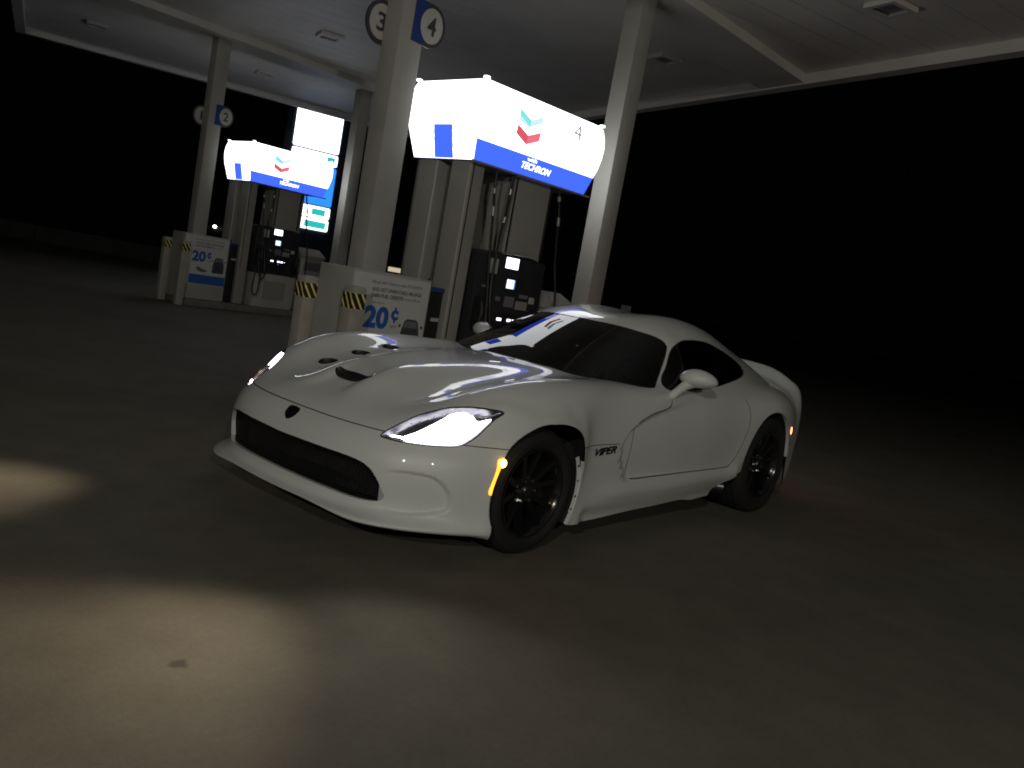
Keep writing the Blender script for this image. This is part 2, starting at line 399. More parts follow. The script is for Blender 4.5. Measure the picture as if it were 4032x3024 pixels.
def sdist(P, poly):
    """signed distance of 2-D points to a closed outline, negative inside"""
    A = poly; B = np.roll(poly, -1, 0)
    d2 = np.full(len(P), 1e9); inside = np.zeros(len(P), bool)
    for a, b in zip(A, B):
        ab = b-a; l = ab@ab
        if l < 1e-14: continue
        t = np.clip(((P-a)@ab)/l, 0, 1)
        q = P-(a+t[:, None]*ab); d2 = np.minimum(d2, (q*q).sum(1))
        c = (a[1] > P[:, 1]) != (b[1] > P[:, 1])
        with np.errstate(divide='ignore', invalid='ignore'):
            xi = (b[0]-a[0])*(P[:, 1]-a[1])/(b[1]-a[1])+a[0]
        inside ^= c & (P[:, 0] < xi)
    d = np.sqrt(d2); return np.where(inside, -d, d)

XY, XZ, YZ = (0, 1), (0, 2), (1, 2)
def field(poly, ax, where):
    lo, hi = poly.min(0)-.05, poly.max(0)+.05
    def f(P):
        Q = P[:, ax]; out = np.full(len(P), 1.0)
        k = where(P) & (Q[:, 0] > lo[0]) & (Q[:, 0] < hi[0]) & (Q[:, 1] > lo[1]) & (Q[:, 1] < hi[1])
        if k.any(): out[k] = sdist(Q[k], poly)
        return out
    return f

def coords(bm):
    a = np.empty((len(bm.verts), 3))
    for i, v in enumerate(bm.verts): a[i] = v.co
    return a

def cut(bm, f, off=0.0):
    bm.verts.index_update(); bm.verts.ensure_lookup_table()
    val = f(coords(bm))-off
    val[np.abs(val) < 2e-4] = 0.0
    zero = set(); es = []
    for e in bm.edges:
        a = val[e.verts[0].index]; b = val[e.verts[1].index]
        if a*b < 0 and abs(a) < .2 and abs(b) < .2: es.append((e, e.verts[0], a/(a-b)))
    faces = set()
    for i in np.nonzero(val == 0)[0]:
        v = bm.verts[int(i)]; zero.add(v)
    for e, v, t in es:
        ne, nv = bmesh.utils.edge_split(e, v, t)
        zero.add(nv)
    for v in zero: faces.update(v.link_faces)
    for fc in list(faces):
        z = [v for v in fc.verts if v in zero]
        if len(z) < 2: continue
        for i in range(len(z)):
            done = False
            for j in range(i+1, len(z)):
                if not any(z[j] in e.verts for e in z[i].link_edges if fc in e.link_faces):
                    try: bmesh.utils.face_split(fc, z[i], z[j]); done = True
                    except ValueError: pass
                    break
            if done: break

def mirrored(pts): return [(x, -y) for x, y in pts][::-1]

O_wind = crs([(-.69,-.12),(-.685,.0),(-.685,.15),(-.70,.30),(-.73,.45),(-.80,.62),(-.90,.73),(-1.06,.775),(-1.18,.722),(-1.30,.665),(-1.40,.617),(-1.437,.590),(-1.438,.560),(-1.405,.500),(-1.352,.41),(-1.308,.285),(-1.288,.14),(-1.284,0),(-1.284,-.12)])
O_rearw = crs([(-2.22,-.1),(-2.22,.15),(-2.26,.31),(-2.36,.365),(-2.60,.355),(-2.82,.335),(-2.88,.29),(-2.90,.15),(-2.90,-.1)])
O_side = crs([(-1.190,.866),(-1.245,.912),(-1.345,.976),(-1.440,1.060),(-1.489,1.096),(-1.543,1.119),(-1.624,1.141),(-1.705,1.152),(-1.841,1.158),(-2.009,1.151),(-2.215,1.113),(-2.40,1.066),(-2.472,1.028),(-2.445,.992),(-2.30,.960),(-2.06,.926),(-1.811,.893),(-1.523,.866),(-1.27,.856)])
O_head = crs([(.552,.541),(.560,.568),(.572,.594),(.604,.646),(.670,.692),(.718,.708),(.764,.718),(.833,.722),(.863,.714),(.856,.682),(.848,.634),(.838,.589),(.815,.553),(.772,.542),(.721,.536),(.656,.532),(.606,.533),(.566,.536)], n=5)
O_bulb = crs([(.612,.542),(.640,.575),(.668,.620),(.692,.664),(.735,.688),(.772,.678),(.798,.660),(.822,.672),(.846,.680),(.842,.640),(.825,.590),(.800,.562),(.740,.546),(.67,.541)], n=5)
O_grille = crs([(-.06,.424),(.0,.424),(.14,.427),(.30,.428),(.46,.424),(.555,.406),(.606,.362),(.638,.298),(.642,.274),(.626,.254),(.573,.243),(.48,.241),(.34,.247),(.18,.250),(.0,.250),(-.06,.250)])
O_emb = crs([(-.03,.548),(.0,.5475),(.022,.5445),(.042,.5435),(.044,.530),(.040,.512),(.024,.495),(.0,.485),(-.03,.486)], n=4)
O_scal = crs([(-1.62,.845),(-1.50,.826),(-1.334,.797),(-1.134,.764),(-.948,.726),(-.777,.665),(-.707,.626),(-.660,.575),(-.648,.530),(-.654,.475),(-.682,.411),(-.725,.352)], closed=False)
O_scal = np.concatenate([O_scal, np.array([(-.76,.338),(-1.1,.346),(-1.5,.354),(-1.9,.368),(-2.05,.42),(-2.2,.60),(-2.2,.80),(-1.9,.845)])])
O_door = crs([(-1.25,.845),(-1.134,.765),(-.948,.727),(-.80,.677),(-.776,.648),(-.774,.590),(-.770,.515),(-.759,.427),(-.756,.397),(-.765,.370),(-.795,.349),(-1.114,.354),(-1.411,.361),(-1.731,.369),(-1.90,.376),(-1.955,.395),(-2.001,.443),(-2.041,.510),(-2.085,.620),(-2.115,.730),(-2.10,.84),(-1.95,.862),(-1.6,.850)])
O_fog = crs([(.64,.402),(.702,.413),(.748,.413),(.795,.407),(.832,.377),(.855,.323),(.855,.275),(.841,.246),(.790,.222),(.716,.211),(.645,.213),(.60,.225),(.57,.30),(.60,.37)])
O_marker = crs([(.400,.507),(.372,.518),(.352,.514),(.362,.482),(.384,.462),(.416,.358),(.428,.350),(.436,.366),(.410,.468)], n=4)
O_rmark = crs([(-2.785,.640),(-2.797,.650),(-2.808,.640),(-2.812,.612),(-2.806,.590),(-2.794,.600)], n=4)
O_rrefl = crs([(-2.806,.586),(-2.814,.586),(-2.824,.540),(-2.835,.500),(-2.828,.500),(-2.815,.545)], n=3)
O_exh = np.array([(-1.80,.10),(-1.83,.215),(-1.875,.248),(-1.93,.270),(-2.00,.288),(-2.07,.315),(-2.13,.345),(-2.25,.345),(-2.25,.10)])
def ell(cx, cy, rx, ry, a=0.0, n=28):
    return np.array([(cx+rx*math.cos(t)*math.cos(a)-ry*math.sin(t)*math.sin(a), cy+rx*math.cos(t)*math.sin(a)+ry*math.sin(t)*math.cos(a)) for t in [2*math.pi*k/n for k in range(n)]])
O_scoop = crs([(.604,-.06),(.604,.0),(.598,.07),(.580,.12),(.555,.138),(.540,.118),(.530,.06),(.527,0),(.527,-.06)], n=5)
O_vents = [ell(.405,.415,.052,.066,.25), ell(.165,.440,.052,.068,.25), ell(-.085,.478,.050,.062,.25)]

F = {
 'wind': field(O_wind, XY, lambda P: (P[:, 2] > .80) & (P[:, 0] < -.5)),
 'rearw': field(O_rearw, XY, lambda P: P[:, 2] > .95),
 'side': field(O_side, XZ, lambda P: P[:, 1] > .38),
 'head': field(O_head, YZ, lambda P: P[:, 0] > .3),
 'grille': field(O_grille, YZ, lambda P: P[:, 0] > .7),
 'emb': field(O_emb, YZ, lambda P: P[:, 0] > .8),
 'scal': field(O_scal, XZ, lambda P: P[:, 1] > .6),
 'door': field(O_door, XZ, lambda P: P[:, 1] > .6),
 'fog': field(O_fog, YZ, lambda P: P[:, 0] > .4),
 'marker': field(O_marker, XZ, lambda P: (P[:, 1] > .8)),
 'rmark': field(O_rmark, XZ, lambda P: P[:, 1] > .8),
 'rrefl': field(O_rrefl, XZ, lambda P: P[:, 1] > .8),
 'exh': field(O_exh, XZ, lambda P: P[:, 1] > .6),
 'scoop': field(O_scoop, XY, lambda P: P[:, 2] > .6),
 'v0': field(O_vents[0], XY, lambda P: P[:, 2] > .5),
 'v1': field(O_vents[1], XY, lambda P: P[:, 2] > .5),
 'v2': field(O_vents[2], XY, lambda P: P[:, 2] > .5),
}
def f_archF(P):
    d = np.hypot(P[:, 0]-.070, P[:, 2]-.330)-.352
    return np.where((P[:, 1] > .55) & (P[:, 0] > -.6) & (P[:, 0] < .6), d, 1.0)
def f_archR(P):
    d = (np.hypot((P[:, 0]+2.470)/.352, (P[:, 2]-.372)/.385)-1)*.365
    return np.where((P[:, 1] > .5) & (P[:, 0] > -3.0) & (P[:, 0] < -1.95), d, 1.0)
def f_hood(P):
    return np.where(P[:, 0] > -.66, P[:, 2]-.557, 1.0)
def f_hoodrear(P):   # rear edge of the clamshell beside the windscreen
    return P[:, 0]+1.27

BM = bmesh.new()
_G = body_grid()
_nu, _nv = _G.shape[:2]
_vs = [[BM.verts.new(_G[i, j]) for j in range(_nv)] for i in range(_nu)]
for i in range(_nu-1):
    for j in range(_nv-1):
        BM.faces.new((_vs[i][j], _vs[i][j+1], _vs[i+1][j+1], _vs[i+1][j]))
GAP = .0027
cut(BM, f_archF); cut(BM, f_archR); cut(BM, F['exh'])
for k in ('wind', 'rearw', 'side'):
    cut(BM, F[k]); cut(BM, F[k], .005)
cut(BM, F['head']); cut(BM, F['head'], .005)
cut(BM, F['grille']); cut(BM, F['emb'])
cut(BM, f_hood, GAP*.8); cut(BM, f_hood, -GAP*.8)
cut(BM, F['scal']); cut(BM, F['scal'], -.024)
cut(BM, F['door'], GAP); cut(BM, F['door'], -GAP)
cut(BM, F['fog']); cut(BM, F['fog'], -.014)
for k in ('marker', 'rmark', 'rrefl'): cut(BM, F[k])
cut(BM, F['scoop']); cut(BM, F['scoop'], -.006)
for k in ('v0', 'v1', 'v2'): cut(BM, F[k]); cut(BM, F[k], -.007); cut(BM, F[k], .016)
bmesh.ops.dissolve_degenerate(BM, dist=5e-5, edges=BM.edges)
BM.verts.index_update(); BM.faces.index_update(); BM.verts.ensure_lookup_table(); BM.faces.ensure_lookup_table()
BM.normal_update()
_co = coords(BM)
_fc = np.array([f.calc_center_median() for f in BM.faces])
FV = {k: f(_fc) for k, f in F.items()}
_aF, _aR, _hz = f_archF(_fc), f_archR(_fc), f_hood(_fc)
group = []
for i in range(len(_fc)):
    x, y, z = _fc[i]
    if _aF[i] < 0 or _aR[i] < 0 or FV['exh'][i] < 0: g = None
    elif FV['wind'][i] < 0: g = 'wind'
    elif FV['rearw'][i] < 0: g = 'rearw'
    elif FV['side'][i] < 0: g = 'side'
    elif FV['wind'][i] < .005 or FV['rearw'][i] < .005 or FV['side'][i] < .005: g = 'body:1'
    elif FV['head'][i] < 0: g = 'head'
    elif FV['head'][i] < .005: g = 'bumper:1' if z < .557 else 'hood:1'
    elif FV['grille'][i] < 0: g = None
    elif FV['emb'][i] < 0: g = 'emblem'
    elif FV['marker'][i] < 0: g = 'marker'
    elif FV['rmark'][i] < 0: g = 'rmark'
    elif FV['rrefl'][i] < 0: g = 'rrefl'
    elif FV['scoop'][i] < 0: g = 'scoop'
    elif min(FV['v0'][i], FV['v1'][i], FV['v2'][i]) < 0: g = 'vent'
    elif FV['door'][i] < -GAP: g = 'door'
    elif FV['door'][i] < GAP and z < .83: g = 'body:1'
    elif x > -.66 and abs(_hz[i]) < GAP*.8: g = 'bumper:1'
    elif x > -.66 and _hz[i] > 0: g = 'hood'
    elif x <= -.66 and x > -1.27 and FV['scal'][i] > 0 and z > .557 and FV['side'][i] > .005: g = 'hood'
    elif x > .0 and _hz[i] < 0: g = 'bumper'
    else: g = 'body'
    group.append(g)

# relief: steps and recesses pressed into the panels
_no = np.array([v.normal for v in BM.verts])
_s = {k: F[k](_co) for k in ('scal', 'fog', 'scoop', 'v0', 'v1', 'v2', 'head')}
def sst(a, b, x):
    t = np.clip((x-a)/(b-a), 0, 1); return t*t*(3-2*t)
dsp = np.zeros(len(_co))
fade = 1-sst(.0, 1.15, -_co[:, 0]-.66)
dsp -= .024*sst(0, .024, -_s['scal'])*fade*(1-sst(.74, .84, _co[:, 2])*.5)*(_s['scal'] < .5)
dsp -= .026*sst(0, .014, -_s['fog'])*sst(.60, .80, _co[:, 1])*(_s['fog'] < .5)
_sill = (_co[:, 0] < -.36) & (_co[:, 0] > -2.06) & (_co[:, 1] > .7) & (_co[:, 2] < .5)
zc = .285+np.clip((-_co[:, 0]-1.1)*.05, 0, .05)
dsp += np.where(_sill, .022*np.exp(-((_co[:, 2]-zc)/.042)**2)*sst(.36, .7, -_co[:, 0]), 0)
dsp -= np.where(_sill, .035*sst(.05, .14, zc-_co[:, 2]), 0)
newco = _co+_no*dsp[:, None]
newco[:, 2] -= .022*sst(0, .006, -_s['scoop'])
flat = newco.copy(); flat[_co[:, 1] < 1e-6, 1] = 0
for k in ('v0', 'v1', 'v2'):
    newco[:, 2] -= .026*sst(0, .007, -_s[k])
    newco[:, 2] += .006*sst(.016, 0, np.abs(_s[k]))*(_s[k] > -.002)
newco[_co[:, 1] < 1e-6, 1] = 0
del dsp

def panel(name, groups, sides, mats, parent, offset=0.0, thick=None):
    """pull the faces of some groups out as one mesh; sides: +1 left, -1 right, 0 both joined along the centre line"""
    v = []; f = []; m = []
    for s in ((1, -1) if sides == 0 else (sides,)):
        idx = {}
        for fc, g in zip(BM.faces, group):
            if g is None: continue
            base, _, mi = g.partition(':')
            if base == 'vent' and 'hood' in groups and s > 0: mi = '0'   # no openings on this side
            elif base not in groups: continue
            ring = []
            for vert in fc.verts:
                i = vert.index
                key = (i, 0) if (newco[i, 1] == 0 and sides == 0) else (i, s)
                if key not in idx:
                    if sides == 0 and newco[i, 1] == 0 and key in shared: idx[key] = shared[key]
                    else:
                        p = (flat if s > 0 else newco)[i]+_no[i]*offset
                        v.append((p[0], p[1]*s, p[2])); idx[key] = len(v)-1
                        if sides == 0 and newco[i, 1] == 0: shared[key] = len(v)-1
                ring.append(idx[key])
            f.append(tuple(ring if s > 0 else reversed(ring))); m.append(int(mi or 0))
    me = bpy.data.meshes.new(name); me.from_pydata(v, [], f); me.polygons.foreach_set('material_index', m); me.update()
    smooth(me); return add(name, me, mats, parent)
shared = {}

car = thing('sports_car', 'low white two-door sports coupe with its headlights on, parked beside the lit fuel pump', 'car')
def cen(name, groups, mats, parent=car, **k):
    shared.clear(); return panel(name, groups, 0, mats, parent, **k)

body = cen('body_shell', ('body',), [M['paint'], M['gap']])
hood = cen('hood', ('hood',), [M['paint'], M['gap']])
bumper = cen('front_bumper', ('bumper',), [M['paint'], M['gap']])
# windscreen: its own clean convex pane, spanned between the cowl and the roof edge
def edge_pt(x, y):
    k = np.argmin((_co[:, 0]-x)**2+(_co[:, 1]-y)**2); return _co[k]
wb = crs([(-.672,0,.862),(-.675,.16,.862),(-.688,.32,.861),(-.722,.48,.859),(-.80,.635,.858),(-.92,.735,.857),(-1.075,.782,.856)], closed=False, n=6)
wt = crs([(-1.290,0,1.176),(-1.294,.14,1.175),(-1.312,.28,1.171),(-1.352,.40,1.161),(-1.400,.49,1.146),(-1.430,.545,1.128),(-1.448,.592,1.100)], closed=False, n=6)
b = MB(); nw = len(wb); NU = 28
row = []
for i in range(NU+1):
    u = i/NU
    for sgn, rng in ((-1, range(nw-1, 0, -1)), (1, range(nw))):
        for j in rng:
            t = j/(nw-1); q = wb[j]*(1-u)+wt[j]*u
            bl = .012*4*u*(1-u)*(1-.75*t**3)
            b.v.append((q[0]+bl*.46, sgn*(q[1]+bl*.35*t), q[2]+bl*.85))
wn = 2*nw-1
for i in range(NU):
    for j in range(wn-1):
        b.f.append((i*wn+j, i*wn+j+1, (i+1)*wn+j+1, (i+1)*wn+j)); b.m.append(0)
b.build('windshield', M['glass'], car, sm=True)
cen('rear_window', ('rearw',), [M['glass']], offset=-.003)
cen('emblem', ('emblem',), [M['gloss_black']], bumper, offset=.003)
cen('hood_scoop', ('scoop',), [M['black']], hood)
for k in (0, 1, 2):
    keep = group[:]
    for i, g in enumerate(keep):
        if g == 'vent' and FV['v%d' % k][i] >= 0: group[i] = None
    panel('hood_vent', ('vent',), -1, [M['black']], hood)
    group[:] = keep
for s in (1, -1):
    door = panel('door', ('door',), s, [M['paint'], M['gap']], car)
    panel('side_window', ('side',), s, [M['glass']], car, offset=-.003)
    mk = panel('marker_light', ('marker',), s, [M['amber']], bumper, offset=.002)
    b = MB(); b.ellipsoid((.378, .945*s, .496), (.020, .012, .020), 16, 10); b.build('bulb', M['amber_core'], mk, sm=True)
    panel('rear_marker_light', ('rmark',), s, [M['red_core']], body, offset=.002)
    panel('rear_reflector', ('rrefl',), s, [M['red_dull']], body, offset=.002)
    # headlight: clear lens over a dark bowl with a lit reflector
    hl = panel('headlight', ('head',), s, [M['lens']], car)
    fb = field(O_bulb, YZ, lambda P: P[:, 0] > .2)
    def fb_s(P): return fb(P*np.array([1, s, 1]))
    def bowl(depth, slope):
        bm = bmesh.new(); idx = {}
        for fc, g in zip(BM.faces, group):
            if g != 'head': continue
            ring = []
            for vert in fc.verts:
                if vert.index not in idx:
                    p = _co[vert.index]; d = min(depth, max(0, -_s['head'][vert.index])*slope+.003)
                    q = p-_no[vert.index]*d
                    idx[vert.index] = bm.verts.new((q[0], q[1]*s, q[2]))
                ring.append(idx[vert.index])
            bm.faces.new(ring if s > 0 else ring[::-1])
        return bm
    bm = bowl(.075, 3.5); me = bpy.data.meshes.new('lamp_bucket'); bm.to_mesh(me); bm.free(); smooth(me); add('lamp_bucket', me, M['black'], hl)
    bm = bowl(.034, 1.5); cut(bm, fb_s)
    cs = np.array([fc.calc_center_median() for fc in bm.faces]); ins = fb_s(cs) < 0
    b2 = bm.copy(); b2.faces.ensure_lookup_table(); bm.faces.ensure_lookup_table()
    bmesh.ops.delete(b2, geom=[b2.faces[i] for i in np.nonzero(ins)[0]], context='FACES'); me = bpy.data.meshes.new('housing'); b2.to_mesh(me); b2.free(); smooth(me); add('housing', me, M['housing'], hl)
    bmesh.ops.delete(bm, geom=[bm.faces[i] for i in np.nonzero(~ins)[0]], context='FACES')
    for v in bm.verts: v.co.x += .008
    me = bpy.data.meshes.new('lit_reflector'); bm.to_mesh(me); bm.free(); smooth(me); add('lit_reflector', me, M['lamp_white'], hl)
    # bright strip along the lower edge
    yz = [(.585, .541), (.62, .540), (.66, .539), (.70, .541)]
    def surf_x(y, z):
        k = np.argmin((_co[:, 1]-y)**2+(_co[:, 2]-z)**2+(_co[:, 0] < .3)*9); return _co[k]
    pts = [surf_x(y, z)-np.array([.012, .0, -.002]) for y, z in yz]
    b = MB(); b.tube([(p[0], p[1]*s, p[2]) for p in pts], .0045, 8); b.build('light_strip', M['lamp_white'], hl, sm=True)
    # small row of unlit amber diodes along the upper edge
    b = MB()
    for t in range(6):
        y = .585+.018*t; z = .607+.0135*t; p = surf_x(y, z)
        b.ellipsoid((p[0]-.014, p[1]*s, p[2]-.012), (.004, .004, .003), 8, 6)
    b.pieces('diode', M['silver'], hl, sm=True)

# grille: lip around the mouth and a dark mesh behind it
def grille_ring(d, sc, n=1):
    out = []
    half = [p for p in O_grille if p[0] >= -1e-6]
    half = sorted([p for p in half if p[1] > .335], key=lambda p: p[0])+sorted([p for p in half if p[1] <= .335], key=lambda p: -p[0])
    cy, cz = 0.0, .338
    full = half+[np.array([-p[0], p[1]]) for p in half[::-1] if p[0] > 1e-6]
    for p in full:
        y = p[0]*sc; z = cz+(p[1]-cz)*sc
        k = np.argmin((_co[:, 1]-abs(p[0]))**2+(_co[:, 2]-p[1])**2+(_co[:, 0] < .5)*9)
        out.append((_co[k, 0]-d, y, z))
    return out
r0, r1, r2 = grille_ring(.0, 1.0), grille_ring(.022, .996), grille_ring(.10, .98)
b = MB(); n = len(r0)
b.v = r0+r1+r2
for k in range(n):
    k2 = (k+1) % n
    b.f.append((k, k2, n+k2, n+k)); b.m.append(0)
    b.f.append((n+k, n+k2, 2*n+k2, 2*n+k)); b.m.append(1)
b.build('grille_surround', [M['paint'], M['black']], bumper, sm=True)
b = MB(); b.v = list(r2); b.f = [tuple(range(n))]; b.m = [0]
gr = b.build('grille', M['black'], bumper)
b = MB()
zs = [.262+.0125*k for k in range(13)]
for z in zs:
    ymax = .62-.10*max(0, (z-.31)/.11)**2-.02
    pts = []
    for k in range(15):
        y = -ymax+2*ymax*k/14; pts.append((.985-.085-.30*abs(y)**1.9, y, z))
    b.tube(pts, .0016, 4)
for k in range(-32, 33):
    y = k*.0185
    zt = .418 if abs(y) < .45 else .418-(abs(y)-.45)*.75
    b.tube([(.985-.085-.30*abs(y)**1.9+.002, y, .255), (.985-.085-.30*abs(y)**1.9+.002, y, zt)], .0016, 4)
b.build('grille_mesh', M['dark_metal'], gr)

# arch lips and liners grown from the true panel edges
_fa, _fb = f_archF(_co), f_archR(_co)
_kept = {e.index: [g for fc in e.link_faces for g in [group[fc.index]] if g] for e in BM.edges} if BM.edges.index_update() is None else {}
for nm, fld, yin in (('wheel_arch', _fa, .48), ('rear_wheel_arch', _fb, .42)):
    for s in (1, -1):
        b = MB()
        for e in BM.edges:
            i, j = e.verts[0].index, e.verts[1].index
            if abs(fld[i]) > .0025 or abs(fld[j]) > .0025: continue
            ks = [group[fc.index] for fc in e.link_faces]
            if not any(ks) or all(ks) and len(ks) > 1: continue
            p, q = newco[i], newco[j]
            cx, cz = ((.07, .33) if nm == 'wheel_arch' else (-2.47, .372))
            def inw(r_, d, k): return (cx+(r_[0]-cx)*k, (r_[1]-d)*s, cz+(r_[2]-cz)*k)
            b.poly([inw(p, 0, 1), inw(q, 0, 1), inw(q, .022, .995), inw(p, .022, .995)], 0)
            yi = lambda r_: r_[1]-yin
            b.poly([inw(p, .022, .995), inw(q, .022, .995), inw(q, yi(q), 1.02), inw(p, yi(p), 1.02)], 1)
        rx, rz, cx, cz = ((.36, .36, .07, .33) if nm == 'wheel_arch' else (.36, .40, -2.47, .372))
        b.poly([(cx+rx*math.cos(t), yin*s, cz+rz*math.sin(t)) for t in np.linspace(-.5, math.pi+.5, 30)], 1)
        b.build(nm, [M['paint'], M['liner']], body, sm=True, angle=50)
# pale flange with rivets at the rear of the front arch
for s in (1, -1):
    b = MB()
    for k in range(22):
        a0, a1 = R(150+52*k/22), R(150+52*(k+1)/22)
        ro, ri = .352, .330
        b.poly([(.07+r_*math.cos(a), (.926-(.0 if r_ > .345 else .006))*s, .33+r_*math.sin(a)) for r_, a in ((ro, a0), (ro, a1), (ri, a1), (ri, a0))])
    fl = b.build('arch_flange', M['paint'], body)
    b = MB()
    for a in (159, 173, 187, 199):
        b.ellipsoid((.07+.341*math.cos(R(a)), .925*s, .33+.341*math.sin(R(a))), (.006, .004, .006), 8, 6)
    b.pieces('rivet', M['black'], fl, sm=True)
b = MB(); b.prism([(.80,.15),(.75,.50),(.40,.52),(-.3,.62),(-.35,.16)], 'y', -.50, .50); b.prism([(-.36,.17),(-.36,.60),(-.9,.74),(-2.0,.74),(-2.02,.19)], 'y', -.86, .86)
b.prism([(-2.0,.2),(-2.0,.62),(-3.2,.74),(-3.34,.6),(-3.30,.22)], 'y', -.45, .45)
b.build('underbody', M['liner'], body)
# side exhaust in the sill behind the door
for s in (1, -1):
    b = MB()
    b.tube([(-1.93, .80*s, .225), (-2.00, .895*s, .222)], [.045, .047], 20, 0, False)
    b.tube([(-1.93, .80*s, .225), (-1.995, .888*s, .222)], [.038, .041], 20, 1, True)
    b.build('exhaust_tip', [M['dark_metal'], M['black']], body, sm=True, angle=50)
    b = MB(); b.prism([(-1.80,.15),(-1.84,.225),(-1.93,.275),(-2.12,.345),(-2.16,.2)], 'y', .74*s, .80*s); b.build('exhaust_shield', M['black'], body)

# cabin
b = MB()
b.box(-2.6, -.95, -.78, .78, .42, .46)
b.prism([(-.86,.80),(-.98,.84),(-1.22,.82),(-1.28,.72),(-1.0,.55)], 'y', -.70, .70)
cb = b.build('dashboard', M['cabin'], car, bevel=.01)
for y in (.36, -.36):
    b = MB(); b.box(-2.05, -1.52, y-.23, y+.23, .44, .60); st = b.build('seat', M['cabin'], car, bevel=.05, seg=3)
    b = MB(); b.prism([(-2.05,.55),(-1.95,.58),(-2.12,1.06),(-2.2,1.05)], 'y', y-.21, y+.21); b.build('backrest', M['cabin'], st, bevel=.03)
b = MB(); b.lathe([(.165+.015*math.cos(t), .015*math.sin(t)) for t in [2*math.pi*k/8 for k in range(8)]], 'x', 28, 0, (0, 0, 0), True)
b.box(-.008, .008, -.16, .16, -.015, .015); b.box(-.008, .008, -.02, .02, -.16, 0)
sw = b.build('steering_wheel', M['black'], car, sm=True, angle=40); sw.location = (-1.44, .36, .82); sw.rotation_euler = (0, R(-22), 0)
b = MB(); b.box(-.012, .012, -.10, .10, -.03, .03); rm = b.build('rear_view_mirror', M['black'], car, bevel=.008); rm.location = (-1.30, 0, 1.10)
def on_body(x, y, dirn=(0, 0, 1)):
    k = np.argmin((_co[:, 0]-x)**2+(_co[:, 1]-y)**2); return _co[k], _no[k]
# sticker inside the corner of the windscreen
pa, na = on_body(-1.355, .545)
ex = np.array([-.35, .94, -.22]); ex /= np.linalg.norm(ex); ey = np.cross(na, ex)
b = MB(); c0 = pa-na*.006
b.poly([c0-ex*.032-ey*.032, c0+ex*.032-ey*.032, c0+ex*.032+ey*.032, c0-ex*.032+ey*.032]); b.build('windshield_sticker', M['paper'], car)
b = MB(); b.poly([(-1.66, .30, .93), (-1.66, .48, .93), (-1.70, .48, 1.01), (-1.70, .34, 1.01)]); b.build('paper_slip', M['paper'], car)
# wipers
for (p0, p1) in (((-.78, .52), (-.905, -.12)), ((-.70, -.02), (-.86, -.62))):
    pts = []
    for t in np.linspace(0, 1, 9):
        x = p0[0]+(p1[0]-p0[0])*t; y = p0[1]+(p1[1]-p0[1])*t
        q, nn = on_body(x, abs(y)); pts.append((q[0]+nn[0]*.012, y, q[2]+nn[2]*.014))
    b = MB(); b.tube(pts, .006, 6); b.build('wiper', M['black'], car, sm=True)

# door mirrors
for s in (1, -1):
    MM = Matrix.Translation((-1.345, .915, .940)) @ Matrix.Rotation(R(28), 4, 'Z') @ Matrix.Rotation(R(-4), 4, 'Y')
    def mv(pts): return [tuple(np.array(MM @ Vector(q))*np.array([1, s, 1])) for q in pts]
    b = MB(); b.ellipsoid((0, 0, 0), (.072, .118, .060), 32, 20)
    v = []
    for x, y, z in b.v:
        t = (y+.118)/.236
        z2 = z*(1.06-.28*max(0, t-.40)**1.2)+.004*math.sin(t*3)
        if z < 0: z2 *= .80
        x2 = x if x > -.03 else -.03+(x+.03)*.35
        v.append((x2+.014*(1-t), y, z2))
    b.v = mv(v)
    mr = b.build('door_mirror', M['paint'], car, sm=True)
    pts = [(-1.195, .815, .800), (-1.215, .838, .832), (-1.245, .852, .865), (-1.285, .868, .898), (-1.320, .885, .922)]
    b = MB(); b.tube([(x, y*s, z) for x, y, z in pts], [.034, .028, .026, .031, .040], 18)
    b.build('mirror_stalk', M['paint'], mr, sm=True)
    b = MB(); b.ellipsoid((-.050, .006, .004), (.004, .094, .040), 20, 12); b.v = mv(b.v); b.build('mirror_glass', M['chrome'], mr, sm=True)

# lettering behind the front wheel
tm = text_mesh('VIPER', .205, .042, .003, shear=.32, bold=.022)
def surf_y(x, z):
    k = np.argmin((newco[:, 0]-x)**2+(newco[:, 2]-z)**2+(newco[:, 1] < .6)*9); return newco[k, 1]
for s in (1,):
    yl, yr = surf_y(-.385, .51), surf_y(-.59, .517)
    place(tm, (-.383, yl+.0015, .497), (-.205, yr-yl, .012), (0, .02, 1))
    add('lettering', tm, M['gloss_black'], body)

# tail lamps (their red light falls on the ground behind the car)
for s in (1, -1):
    b = MB(); pts = [(-3.475, .40), (-3.455, .50), (-3.42, .60), (-3.38, .68), (-3.335, .735)]
    for (xa, ya), (xb, yb) in zip(pts, pts[1:]):
        b.poly([(xa-.012, ya*s, .80-.06*(ya-.4)), (xb-.012, yb*s, .80-.06*(yb-.4)), (xb-.014, yb*s, .735-.06*(yb-.4)), (xa-.014, ya*s, .735-.06*(ya-.4))])
    b.build('tail_light', M['red'], body)

